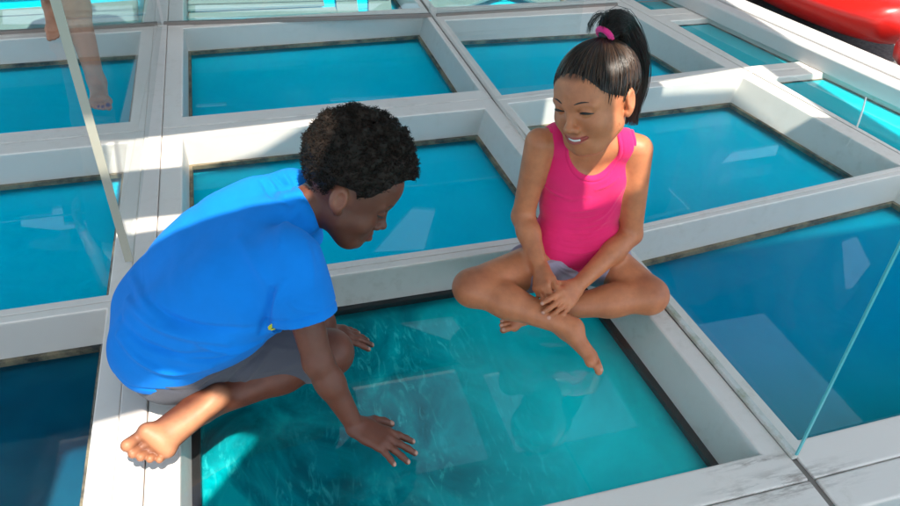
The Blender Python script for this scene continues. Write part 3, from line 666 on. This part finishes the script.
t2 = add_hand(gb, wrL, PY(551, 316, 1.245) - wrL, (.20, -.62, .72), 1, 1.08, (.28, .38, .42, .46), 1.15, (.75, .5))
mp = add_head(gb, hg, smile=1.0)
skG = np.array((.50, .178, .078)); lipG = (.42, .09, .07)
def tintG(v):
    c = np.tile(skG, (len(v), 1)); c = face_tint(hg, v, c, lipG, mp, skG, (.52, .155, .075))
    q = hg.loc(v); scalp = smooth01((q[:, 2] - (.052 + .0 * q[:, 1])) / .01); c = c * (1 - .55 * scalp[:, None])
    c = spots(v, c, [(t, .0062, (.62, .34, .25)) for t in t1 + t2] + [(t, .006, (.62, .34, .25)) for t in ft1[0] + ft2[0]] + [(k_ + V(0, 0, .03), .06, (.40, .135, .060)) for k_ in (kR, kL)] + [(e_, .040, (.40, .135, .062)) for e_ in (elR, elL)]); return c
bodyG, vG, fG = sdf_obj(gb, 'body', M_skin_g, G, tint=tintG, it=2)
trG = bvh(vG, fG)
# face details
def brow(name, H, tree, pts, r, parent):
    P = surf_line(tree, H, pts, .0002); v, f = tube(P, r, 6); return mesh_obj(name, v, f, M_lash, parent, True)
for x in (-1, 1):
    brow('eyebrow', hg, trG, [(x * (.014 + .0065 * i), 0, .0165 + .0030 * math.sin(i / 4.5 * 3.1) + .0004 * i) for i in range(5)], [.0008, .0019, .0021, .0016, .0006], bodyG)
    brow('eyelashes', hg, trG, [(x * (.0175 + .0054 * i), 0, -.0035 + .0035 * math.sin(i / 5 * math.pi)) for i in range(6)], [.0010, .0025, .0034, .0034, .0026, .0009], bodyG)
P = surf_line(trG, hg, [(-.013 + .0052 * i, 0, -.0588 + .0009 * abs(i - 2.5)) for i in range(6)], -.0015); v, f = tube(P, .0036, 8); mesh_obj('teeth', v, f, M_teeth, bodyG, True)
# tank top
M_pink = cloth_material('pink_jersey', (.80, .018, .135), 1100)
gt = Sdf(.0023); girl_torso(gt); gt.cone((.775, 1.513, .13), (.893, 1.497, .125), .074, .074, .03)
for nm_ in ((shR, elR), (shL, elL)): pass
neck_c = V(.812, 1.425, .455)
fw = nrm((-.28, -.96, 0)); rt = nrm((.96, -.28, 0))
gt.cone(V(.838, 1.54, .46), V(.812, 1.40, .405), .064, .061, .006, 's')
gt.cone(V(.838, 1.54, .52), V(.825, 1.50, .50), .060, .062, .006, 's')
for c_, sd in ((shR, -1), (shL, 1)):
    gt.cone(c_ + rt * sd * .030 + V(0, 0, .05), c_ + rt * sd * .018 + V(0, 0, -.055), .046, .042, .006, 's'); gt.cone(c_ + rt * sd * .05 - fw * .05, c_ + rt * sd * .05 + fw * .05, .050, .050, .006, 's')
def cutG(X): return .100 - X[..., 2] + .012 * np.sin(X[..., 0] * 60)* .3
def postG(v, f):
    nv = vnormals(v, f); tr = bvh(v, f)
    fl = folds_from(tr, [([(543, 205), (570, 213), (606, 207)], .0028, .004), ([(541, 219), (575, 230), (608, 221)], .0032, .005), ([(545, 233), (580, 245), (612, 232)], .003, .005), ([(550, 248), (580, 256), (606, 246)], .003, .004),
                         ([(543, 195), (560, 200), (590, 198)], .002, .005), ([(622, 190), (606, 215), (590, 222)], .0028, .005), ([(541, 180), (552, 192), (570, 199)], .003, .004), ([(618, 178), (608, 186), (596, 190)], .0025, .004), ([(545, 240), (570, 249), (600, 246)], -.0025, .003), ([(616, 205), (600, 228), (588, 236)], .002, .005), ([(548, 212), (580, 221), (604, 214)], -.002, .003), ([(548, 226), (580, 238), (608, 227)], -.0022, .003)])
    v = seglist_disp(v, nv, [(p_, a_ * 1.25, w_) for p_, a_, w_ in fl]); dcut = np.full(len(v), 9.)
    for q in gt.p:
        if (q[6] if q[0] == 'c' else q[5]) == 's': dcut = np.minimum(dcut, Sdf.dist(q, v))
    amp = -.0018 * np.exp(-((dcut - .0095) / .0020) ** 2) - .0018 * np.exp(-((v[:, 2] - .116) / .0022) ** 2) + .0010 * (dcut < .0085)
    return v + nv * amp[:, None]
topG, vT, fT = sdf_obj(gt, 'tank_top', M_pink, bodyG, grow=.0065, cut=cutG, post=postG, it=2)
# shorts
M_lav = cloth_material('lavender_grey_cloth', (.36, .30, .38), 900)
gs = Sdf(.0025); gs.cone((.775, 1.515, .095), (.895, 1.50, .090), .076, .076, .03); gs.cone((.80, 1.535, .15), (.875, 1.52, .15), .062, .062, .04)
gs.cone(hR, hR + (kR - hR) * .30, .068, .064, .03); gs.cone(hL, hL + (kL - hL) * .28, .068, .064, .03)
def cutS(X): return np.maximum(X[..., 2] - .142, .002 - X[..., 2])
def postS(v, f):
    nv = vnormals(v, f); tr = bvh(v, f); return seglist_disp(v, nv, folds_from(tr, [([(548, 256), (560, 268), (578, 272)], .004, .003), ([(552, 262), (566, 275), (584, 278)], .003, .003), ([(600, 258), (588, 268), (574, 276)], .004, .003), ([(562, 260), (572, 270), (586, 268)], -.003, .003)]))
sdf_obj(gs, 'shorts', M_lav, bodyG, grow=.006, cut=cutS, post=postS)
# hair: shell, combed strands, ponytail
M_hair = hair_material('black_hair', (.012, .007, .0045), .42, .35)
M_strand = mat('hair_strand', (.02, .01, .006), .34); pb(M_strand).inputs['Specular IOR Level'].default_value = .5; L(M_strand, N(M_strand, 'ShaderNodeAttribute', attribute_name='tint').outputs['Color'], pb(M_strand).inputs['Base Color'])
pony = np.array([-.006, -.040, .103])
hs = Sdf(.0025); s = hg.s
hs.ell(hg.w((0, -.015, .027)), np.array((.0735, .087, .0725)) * s, .01, 'u', hg.R); hs.ell(hg.w((0, .018, .020)), np.array((.0635, .058, .056)) * s, .02, 'u', hg.R)
def hairline(q):   # >0 outside the hair
    x, y, z = q[..., 0], q[..., 1], q[..., 2]
    return np.maximum(.040 - z + np.clip((.060 - y) * 1.55, -.02, .088) * -1 + 0 * x, -.060 - z)
def cutH(X): q = hg.loc(X.reshape(-1, 3)).reshape(X.shape); return (hairline(q) + .005) * s
shell, vH, fH = sdf_obj(hs, 'hair', M_hair, bodyG, cut=cutH)
trH = bvh(vH, fH)
paths = []; rad = []
cc = np.array([0, -.012, .024]); tries = 0
pd = nrm(pony - cc)
while len(paths) < 3200 and tries < 60000:
    tries += 1; u = nrm(RNG.normal(size=3)); u[2] = u[2]; r_ = 1 / np.linalg.norm(u / np.array((.0745, .088, .0735))); p = cc + u * r_
    if hairline(p) > RNG.uniform(-.004, .0045) + (.020 * RNG.uniform() ** 2 if RNG.uniform() < .45 else 0): continue
    if u @ pd > .985 or (abs(p[0]) > .050 and p[2] < .004 and p[1] > -.040): continue
    ang = math.acos(np.clip(u @ pd, -1, 1)); K = 11; pth = []; wob = RNG.normal(size=3) * .03; lift = RNG.uniform(.0003, .0030)
    for k in range(K):
        t = k / (K - 1) * (1 if ang > .2 else 1); q_ = (math.sin((1 - t) * ang) * u + math.sin(t * ang) * pd) / math.sin(ang) + wob * math.sin(math.pi * t) * .5; q_ = nrm(q_)
        rr = 1 / np.linalg.norm(q_ / np.array((.0740, .0875, .0730))); 
        fr_ = np.array([0, .018, .020]); 
        pp = cc + q_ * rr
        w2 = hg.w(pp); pth.append((w2, q_, t))
    P = []
    for (w2, q_, t) in pth:
        dirw = hg.R @ q_; h_ = trH.ray_cast(Vector((w2 + dirw * .05).tolist()), Vector((-dirw).tolist()), .09)
        if h_[0] is None or hairline(cc + q_ * .08) > -.001:
            h_ = trG.ray_cast(Vector((w2 + dirw * .05).tolist()), Vector((-dirw).tolist()), .09)
        base_ = np.array(h_[0]) if h_[0] is not None else w2; lift_ = lift if hairline(p) < .002 else lift * .3
        P.append(base_ + dirw * (lift_ * (.25 + math.sin(math.pi * min(1, t * 1.1 + .05)) + 2.5 * t ** 4)))
    paths.append(P); rad.append([.0003] + [.0010] * (K - 2) + [.0008] if hairline(p) < .002 else [.00012, .00028, .0004] + [.0007] * (K - 3))
# fine fringe hairs at the temple
strands('combed_strands', paths, rad, M_strand, shell, 3, (.006, .003, .002), (.085, .040, .020))
pw = hg.w(pony)
def ponyframe(t):   # centre line of the ponytail in world space
    P = [pw, PY(616, 24, 1.555), PY(628, 41, 1.580), PY(636, 65, 1.585), PY(635, 95, 1.575), PY(631, 124, 1.56)]
    x = t * (len(P) - 1); i = min(int(x), len(P) - 2); u = x - i
    p0, p1, p2, p3 = P[max(i - 1, 0)], P[i], P[i + 1], P[min(i + 2, len(P) - 1)]
    return .5 * ((2 * p1) + (-p0 + p2) * u + (2 * p0 - 5 * p1 + 4 * p2 - p3) * u * u + (-p0 + 3 * p1 - 3 * p2 + p3) * u ** 3)
pc = Sdf(.003)
cen = [ponyframe(t) for t in np.linspace(0, .92, 9)]; pr_ = [.014, .027, .033, .034, .032, .030, .028, .023, .012]
for i in range(8): pc.cone(cen[i], cen[i + 1], pr_[i] * .86, pr_[i + 1] * .86, .015)
pt, _, _ = sdf_obj(pc, 'ponytail', M_hair, bodyG)
paths = []; rad = []
for i in range(1300):
    a = RNG.uniform(0, 2 * math.pi); rho = RNG.uniform(.80, 1.12); ln2 = RNG.uniform(.72, 1.04); K = 14; P = []; ph = RNG.normal() * .3; stray = RNG.uniform() < .06
    for k in range(K):
        t = k / (K - 1) * ln2; t_ = min(t, 1); c_ = ponyframe(t_); T = nrm(ponyframe(min(1, t_ + .02)) - ponyframe(max(0, t_ - .02))); A = nrm(np.cross(T, V(.3, .9, .1))); B_ = np.cross(T, A)
        R_ = np.interp(t_, np.linspace(0, .92, 9), pr_) * rho * (1.25 if stray else 1) + (.004 * max(0, t - .85) / .15)
        aa = a + ph * t; P.append(c_ + (A * math.cos(aa) + B_ * math.sin(aa)) * R_)
    paths.append(P); rad.append([.0007] * (K - 3) + [.0006, .0004, .0002])
# loose loop left of the band and tips under the ear
for i in range(26):
    o = RNG.normal(size=3) * .0035; ctrl = [pw + o, PY(592 + RNG.normal(), 14 + RNG.normal(), 1.50) + o, PY(586 + RNG.normal() * 1.5, 27, 1.49) + o, PY(588, 36, 1.49) + o]
    Q = [pw + o, PY(605, 13, 1.53) + o, PY(597, 16 + RNG.normal(), 1.51) + o, PY(591, 25, 1.50) + o, PY(589, 33, 1.50) + o]
    P = [np.array([np.interp(t, np.linspace(0, 1, 5), [q[j] for q in Q]) for j in range(3)]) for t in np.linspace(0, 1, 14)]
    paths.append(P); rad.append([.0006] * 11 + [.0004, .0003, .0002])
strands('ponytail_strands', paths, rad, M_strand, pt, 3, (.005, .003, .002), (.032, .015, .009))
T0 = nrm(PY(624, 12, 1.56) - pw); A0 = nrm(np.cross(T0, V(0, 0, 1))); B0_ = np.cross(T0, A0)
ring = [pw + T0 * .004 + (A0 * math.cos(a) + B0_ * math.sin(a)) * .0185 for a in np.linspace(0, 2 * math.pi, 28)]
v, f = tube(ring, .0075, 8); mesh_obj('hair_tie', v, f, cloth_material('pink_elastic', (.85, .03, .22)), pt, True)

# ================================================================== the boy
M_skin_b = skin_material('dark_brown_skin', .52, .06)
Bo = empty('person', (-.1, 1.3, 0), 'boy in blue T-shirt and grey shorts kneeling with both hands on the glass floor', 'person')
hb = Head((.1900, 1.3795, .4850), (-1.93, -.56, -.29), 1.2)
bb = Sdf(.0025)
def boy_torso(s):
    s.cone((-.240, 1.315, .165), (-.240, 1.42, .17), .092, .092, .04); s.cone((-.200, 1.315, .245), (-.200, 1.42, .25), .084, .084, .06)
    s.cone((-.130, 1.295, .315), (-.135, 1.42, .325), .076, .076, .06); s.cone((-.055, 1.270, .365), (-.060, 1.43, .375), .072, .072, .06)
    s.cone((.010, 1.238, .400), (.0, 1.455, .41), .050, .050, .05)
boy_torso(bb)
bb.cone((.02, 1.355, .42), hb.w((0, -.030, -.045)), .050, .046, .03)
sN, eN, wN = PY(291, 258, 1.215), PY(318, 362, 1.120), PY(354, 424, 1.065)
sF, eF, wF = PY(292, 195, 1.475), PY(300, 282, 1.50), PY(319, 331, 1.425)
for a, b, c in ((sN, eN, wN), (sF, eF, wF)):
    bb.cone(a, b, .042, .0300, .025); bb.cone(b, b + (c - b) * .35, .0315, .0305, .012); bb.cone(b + (c - b) * .3, c, .0305, .0195, .012)
tb1 = add_hand(bb, wN + V(0, 0, -.006), PY(391, 443, 1.025) - wN + V(0, 0, .004), (.20, -.10, .95), -1, 1.18, (.12, .10, .12, .16), 1.55, (.95, .35))
tb2 = add_hand(bb, wF, V(.95, -.10, -.28), (.25, .0, .95), 1, 1.15, (.15, .15, .2, .2), .9, (.7, .3))
hN, kN, aN = V(-.17, 1.325, .135), V(.110, 1.290, .092), V(-.188, 1.222, .052)
hF, kF, aF = V(-.17, 1.41, .135), V(.085, 1.415, .075), V(-.20, 1.40, .05)
for h_, k_, a_ in ((hN, kN, aN), (hF, kF, aF)):
    bb.cone(h_, k_, .078, .055, .03); bb.cone(k_ + V(.004, 0, -.008), k_ + V(-.02, 0, -.012), .051, .049, .02); d_ = a_ - k_; bb.cone(k_ + d_ * .08, k_ + d_ * .40, .045, .046, .02); bb.cone(k_ + d_ * .38, a_, .046, .0290, .02)
fb1 = add_foot(bb, aN + V(-.004, -.006, .004), (-.84, -.50, -.13), (-.10, .66, -.66), -1, 1.34)
fb2 = add_foot(bb, aF, (-.92, .35, -.1), (.1, -.1, -.95), 1, 1.1)
mb_ = add_head(bb, hb, smile=0, pout=1.0)
bb.ell(hb.w((0, .040, .038)), np.array((.048, .048, .044)) * hb.s, .02, 'u', hb.R)
for x in (-1, 1): bb.ell(hb.w((x * .030, .0775, -.001)), np.array((.014, .0085, .0075)) * hb.s, .008, 's', hb.R); bb.ell(hb.w((x * .029, .0655, -.002)), np.array((.0132, .0125, .0112)) * hb.s, .002, 'u', hb.R)
bb.ell(hb.w((0, .082, -.064)), np.array((.013, .0075, .0055)) * hb.s, .006, 'u', hb.R)
skB = np.array((.118, .036, .018)); lipB = (.11, .03, .022); soleB = np.array((.46, .20, .095))
solec, solen = fb1[1], fb1[2]
def tintB(v):
    c = np.tile(skB, (len(v), 1)); c = face_tint(hb, v, c, lipB, mb_, skB)
    for (nl, sc_, sn_), aa in ((fb1, aN), (fb2, aF)):
        dd = (v - sc_) @ sn_; near = smooth01((.17 - np.linalg.norm(v - sc_, axis=1)) / .06); k = (smooth01((dd + .022) / .028) * near)[:, None]; c = c * (1 - k) + soleB * k
    c = spots(v, c, [(t, .0078, (.48, .29, .22)) for t in tb1 + tb2])
    c = spots(v, c, [(hb.w((.078, -.010, -.006)), .034, (.21, .07, .036))])  # ear tinted lighter, sunlight on it put into the skin colour
    return c
bodyB, vB, fB = sdf_obj(bb, 'body', M_skin_b, Bo, tint=tintB, it=2)
trB = bvh(vB, fB)
for x in (-1, 1):
    brow('eyebrow', hb, trB, [(x * (.014 + .0065 * i), 0, .0165 + .0030 * math.sin(i / 4.5 * 3.1)) for i in range(5)], [.0006, .0015, .0018, .0014, .0006], bodyB)
    brow('eyelashes', hb, trB, [(x * (.0175 + .0054 * i), 0, -.0045 - .0020 * math.sin(i / 5 * math.pi)) for i in range(6)], [.0009, .0020, .0025, .0026, .0022, .0009], bodyB)
# T-shirt
M_blue = cloth_material('blue_cotton', (.0, .19, .66), 1000, sheen=.03)
bt = Sdf(.0028); boy_torso(bt)
bt.cone((-.258, 1.33, .17), (-.258, 1.42, .17), .080, .080, .05); bt.cone((-.06, 1.27, .31), (-.06, 1.42, .32), .080, .080, .06); bt.cone((-.13, 1.29, .24), (-.13, 1.41, .25), .082, .082, .06)
for a, b, r2 in ((sN, eN, .050), (sF, eF, .048)):
    q = a + (b - a) * .70; bt.cone(a, q, .045, r2, .035)
qN = sN + (eN - sN) * .60
bt.cone(sN + (eN - sN) * .50, sN + (eN - sN) * 1.1, .040, .050, .004, 's')
bt.cone(sF + (eF - sF) * .62, sF + (eF - sF) * 1.1, .040, .050, .004, 's')
nk = hb.w((0, -.030, -.045)); nd = nrm(nk - V(.02, 1.355, .42)); bt.cone(V(.02, 1.355, .42), V(.02, 1.355, .42) + nd * .060, .046, .038, .02); bt.cone(V(.02, 1.355, .42) + nd * .070, nk + nd * .06, .034, .046, .008, 's')
pl_n = nrm((.42, -.10, -.86)); pl_p = V(-.11, 1.25, .165); slN = nrm(eN - sN); slp = sN + slN * .128
HEMX = [-.40, -.30, -.22, -.14, -.08, -.02, .04]; HEMZ = [.140, .120, .100, .098, .150, .215, .24]
def cutT(X):
    body_cut = np.interp(X[..., 0], HEMX, HEMZ) - X[..., 2] - .25 * (X[..., 1] - 1.24); body_cut = body_cut + .005 * np.sin(X[..., 1] * 45 + X[..., 0] * 30)
    farm = (X - slp) @ slN; dN = np.linalg.norm(X - sN - ((X - sN) @ slN)[..., None] * slN, axis=-1); isN = (dN < .075) & (X[..., 1] < 1.255)
    slF = nrm(eF - sF); dF = np.linalg.norm(X - sF - ((X - sF) @ slF)[..., None] * slF, axis=-1); isF = (dF < .07) & (X[..., 1] > 1.44)
    fF = (X - (sF + slF * .13)) @ slF
    return np.where(isN & (X[..., 0] > -.02), farm, np.where(isF & (X[..., 0] > -.02), fF, body_cut))
def postT(v, f):
    nv = vnormals(v, f); tr = bvh(v, f)
    fl = folds_from(tr, [([(300, 205), (287, 222), (281, 245)], .004, .010), ([(274, 290), (270, 312), (262, 332)], -.007, .008), ([(284, 282), (276, 300), (268, 320)], .005, .008),
        ([(128, 300), (150, 322), (182, 335), (225, 342)], .006, .010), ([(120, 318), (142, 345), (180, 358), (222, 352)], -.005, .008), ([(118, 335), (140, 362), (175, 375), (210, 366)], .005, .008),
        ([(150, 300), (172, 322), (215, 330), (250, 328)], -.004, .008), ([(130, 270), (140, 296), (160, 318)], .004, .010), ([(265, 175), (272, 186), (285, 196)], .003, .005), ([(272, 172), (281, 182), (293, 190)], -.003, .004),
        ([(282, 172), (290, 184), (300, 193)], .003, .005), ([(262, 182), (272, 196), (290, 206)], -.0025, .005), ([(306, 240), (310, 262), (312, 285)], .003, .008), ([(290, 300), (300, 310), (322, 312)], .0025, .008),
        ([(200, 345), (230, 352), (262, 342)], .005, .007), ([(185, 360), (215, 362), (240, 352)], -.004, .006), ([(240, 240), (258, 265), (268, 285)], .003, .012)])
    fl = [(p_, a_ * 2.3, w_ * 1.15) for p_, a_, w_ in fl]; v = seglist_disp(v, nv, fl); ph = v @ np.array([[23., 9, 31], [41, -17, 12], [-13, 37, 22], [61, 25, -48]]).T; amp = np.sin(ph[:, 0] + 1.3 * np.sin(ph[:, 1])) * .0016 + np.sin(ph[:, 2] + 1.1 * np.sin(ph[:, 3] * .7)) * .0013
    dh = (v - slp) @ slN; dr = np.linalg.norm(v - sN - ((v - sN) @ slN)[:, None] * slN, axis=1); amp = amp - .0026 * np.exp(-((dh + .020) / .003) ** 2) * (dr < .08)
    hb_ = np.interp(v[:, 0], HEMX, HEMZ) - v[:, 2] - .25 * (v[:, 1] - 1.24); amp = amp - .0026 * np.exp(-((hb_ + .024) / .0032) ** 2) * (v[:, 0] < -.02)
    return v + nv * amp[:, None]
shirt, vS, fS = sdf_obj(bt, 't_shirt', M_blue, bodyB, grow=.017, cut=cutT, post=postT, it=3)
trS = bvh(vS, fS)
# small printed motif low on the shirt front
mp_ = trace(trS, 272, 327)
if mp_ is not None:
    M_yel = mat('print_yellow', (.55, .55, .03), .7); pm = MB()
    for (a, b, r_) in [((-.006, .006), (.008, .009), .0022), ((-.008, 0), (.006, .003), .0022), ((-.006, -.006), (.002, -.012), .002), ((.004, -.004), (.001, -.010), .0018)]:
        ux = V(.8, .1, .5); uz = V(-.3, -.35, .85); v, f = tube([mp_ + nrm(ux) * a[0] + nrm(uz) * a[1], mp_ + nrm(ux) * b[0] + nrm(uz) * b[1]], r_, 6); pm.add(v, f)
    pm.build('printed_motif', M_yel, shirt, smooth=True)
# shorts
M_grey = cloth_material('grey_cotton', (.070, .072, .090), 900)
bs = Sdf(.0028); bs.cone((-.236, 1.305, .132), (-.236, 1.415, .14), .093, .093, .04); bs.cone((-.19, 1.32, .21), (-.19, 1.41, .21), .082, .082, .05)
for h_, k_ in ((hN, kN), (hF, kF)): bs.cone(h_, h_ + (k_ - h_) * .93, .083, .068, .04)
for h_, k_ in ((hN, kN), (hF, kF)): bs.cone(h_ + (k_ - h_) * .78, h_ + (k_ - h_) * 1.3, .058, .060, .005, 's')
def cutB(X): return np.maximum(.004 - X[..., 2], X[..., 0] - .085 + (X[..., 2] - .08) * .25)
def postB(v, f):
    nv = vnormals(v, f); tr = bvh(v, f)
    return seglist_disp(v, nv, folds_from(tr, [([(210, 382), (225, 368), (248, 352)], .006, .006), ([(225, 385), (240, 370), (262, 350)], -.006, .006), ([(240, 386), (252, 372), (270, 352)], .005, .006), ([(140, 378), (165, 388), (195, 386)], .004, .005),
        ([(262, 372), (282, 368), (300, 362)], .003, .008), ([(200, 388), (215, 378), (228, 366)], -.005, .005), ([(270, 345), (285, 350), (300, 352)], .003, .007), ([(125, 372), (150, 384), (180, 392)], -.004, .004)]))
shb, _, _ = sdf_obj(bs, 'shorts', M_grey, bodyB, grow=.006, cut=cutB, post=postB)
# short curly hair
M_afro = hair_material('curly_black_hair', (.013, .008, .0055), .65, .18)
ha = Sdf(.0026); s = hb.s
ha.ell(hb.w((0, -.014, .050)), np.array((.081, .096, .088)) * s, .01, 'u', hb.R); ha.ell(hb.w((0, .030, .070)), np.array((.064, .062, .046)) * s, .03, 'u', hb.R)
for i in range(330):
    u = nrm(RNG.normal(size=3)); p = np.array([0, -.008, .045]) + V(0, 0, .008) + u * np.array((.075, .094, .086)) * RNG.uniform(.97, 1.05); r_ = RNG.uniform(.007, .013); ha.ell(hb.w(p), np.array((r_, r_, r_)) * s, .006, 'u')
def hairlineB(q):
    x, y, z = q[..., 0], q[..., 1], q[..., 2]
    ax_ = np.abs(x); l1 = .050 - z - 0 * y                     # forehead line
    side = np.interp(y, [-.11, -.050, -.036, -.030, .006, .016, .034, .055, .075], [-.058, -.052, -.030, .016, .024, .010, .028, .063, .080]) - z
    return side
def cutA(X): q = hb.loc(X.reshape(-1, 3)).reshape(X.shape); return hairlineB(q) * s
afro, vA, fA = sdf_obj(ha, 'hair', M_afro, bodyB, cut=cutA, it=1)
nA = vnormals(vA, fA); q = hb.loc(vA); okv = np.where(hairlineB(q) < -.002)[0]
# keep curls on the outside of the hair mass
r0 = np.linalg.norm((q - np.array([0, -.010, .043])) / np.array((.074, .088, .080)), axis=1); okv = okv[r0[okv] > .98]
pick = RNG.choice(okv, 5200); paths = []; rad = []
for i in pick:
    n_ = nrm(nA[i] + RNG.normal(size=3) * .35); a_ = nrm(np.cross(n_, RNG.normal(size=3))); b_ = np.cross(n_, a_); ln2 = RNG.uniform(.004, .011); rr = RNG.uniform(.0012, .0026); ph = RNG.uniform(0, 6.28); tw = RNG.uniform(5, 11)
    paths.append([vA[i] - n_ * .002 + n_ * ln2 * t + (a_ * math.cos(ph + tw * t) + b_ * math.sin(ph + tw * t)) * rr for t in np.linspace(0, 1, 8)]); rad.append([.0007] * 6 + [.0006, .0003])
strands('curls', paths, rad, M_afro, afro)

# ================================================================== the bather behind the left panel
M_skin_c = skin_material('bather_skin', .5)
C_ = empty('person', (-.60, 3.1, 0), 'standing bather behind the left glass panel, only bare lower legs in view', 'person')
hc = Head((-.66, 3.60, 1.50), (math.pi, -.2, 0), 1.15); cb = Sdf(.006)
tz = V(-.537, 2.90, 0); ay = nrm((.12, -.96, 0))
aR3 = V(-.560, 3.055, .088); kR3 = V(-.60, 3.22, .46); hR3 = V(-.58, 3.45, .86)
aL3 = V(-.80, 3.80, .15); kL3 = V(-.76, 3.62, .50); hL3 = V(-.76, 3.52, .86)
for a_, k_, h_ in ((aR3, kR3, hR3), (aL3, kL3, hL3)):
    cb.cone(h_, k_, .085, .055, .03); cb.cone(k_, k_ + (a_ - k_) * .35, .054, .056, .02); cb.cone(k_ + (a_ - k_) * .3, a_, .055, .033, .03)
f1 = add_foot(cb, aR3 + V(0, 0, -.016), ay, (0, -.12, 1), -1, 1.3); add_foot(cb, aL3, (0, -.80, -.60), (0, -.60, .80), 1, 1.3)
cb.cone((-.60, 3.50, .90), (-.75, 3.52, .90), .10, .10, .04); cb.cone((-.62, 3.52, 1.05), (-.73, 3.53, 1.05), .085, .085, .06); cb.cone((-.60, 3.54, 1.22), (-.75, 3.55, 1.22), .085, .085, .06); cb.cone((-.54, 3.56, 1.31), (-.81, 3.57, 1.31), .048, .048, .05)
cb.cone((-.67, 3.57, 1.33), (-.66, 3.59, 1.43), .05, .046, .03)
for sx_, sd in ((-.50, 1), (-.85, -1)):
    e_ = V(sx_ + .04 * sd, 3.57, 1.08); w3 = V(sx_ + .05 * sd, 3.50, .86); cb.cone((sx_, 3.565, 1.30), e_, .045, .033, .02); cb.cone(e_, w3, .034, .022, .015); add_hand(cb, w3, (0, -.15, -1), (sd, 0, 0), 1 if sd < 0 else -1, 1.25, (.3, .3, .35, .4), .6, (.4, .2))
mc = add_head(cb, hc, smile=.3); skC = np.array((.36, .17, .10))
bodyC, vC, fC = sdf_obj(cb, 'body', M_skin_c, C_, tint=lambda v: spots(v, face_tint(hc, v, np.tile(skC, (len(v), 1)), (.4, .12, .1), mc, skC), [(f1[0][0], .012, (.10, .02, .12)), (f1[0][1], .008, (.10, .02, .12)), (f1[0][2], .008, (.10, .02, .12))]))
cs = Sdf(.007); cs.cone((-.60, 3.50, .90), (-.75, 3.52, .90), .10, .10, .04)
for k_, h_ in ((kR3, hR3), (kL3, hL3)): cs.cone(h_, h_ + (k_ - h_) * .45, .088, .082, .03)
sdf_obj(cs, 'shorts', M_grey, bodyC, grow=.012, cut=lambda X: X[..., 2] - .98)
cs = Sdf(.007); cs.cone((-.62, 3.52, 1.05), (-.73, 3.53, 1.05), .09, .09, .06); cs.cone((-.60, 3.54, 1.22), (-.75, 3.55, 1.22), .088, .088, .06); cs.cone((-.54, 3.56, 1.31), (-.81, 3.57, 1.31), .050, .050, .05)
sdf_obj(cs, 'shirt', M_blue if False else cloth_material('white_cotton', (.7, .7, .68)), bodyC, grow=.012, cut=lambda X: np.maximum(.95 - X[..., 2], X[..., 2] - 1.36))
ch = Sdf(.006); ch.ell(hc.w((0, -.016, .030)), np.array((.076, .090, .076)) * hc.s, .01, 'u', hc.R)
sdf_obj(ch, 'hair', M_hair, bodyC, cut=lambda X: hairlineB(hc.loc(X.reshape(-1, 3)).reshape(X.shape)))
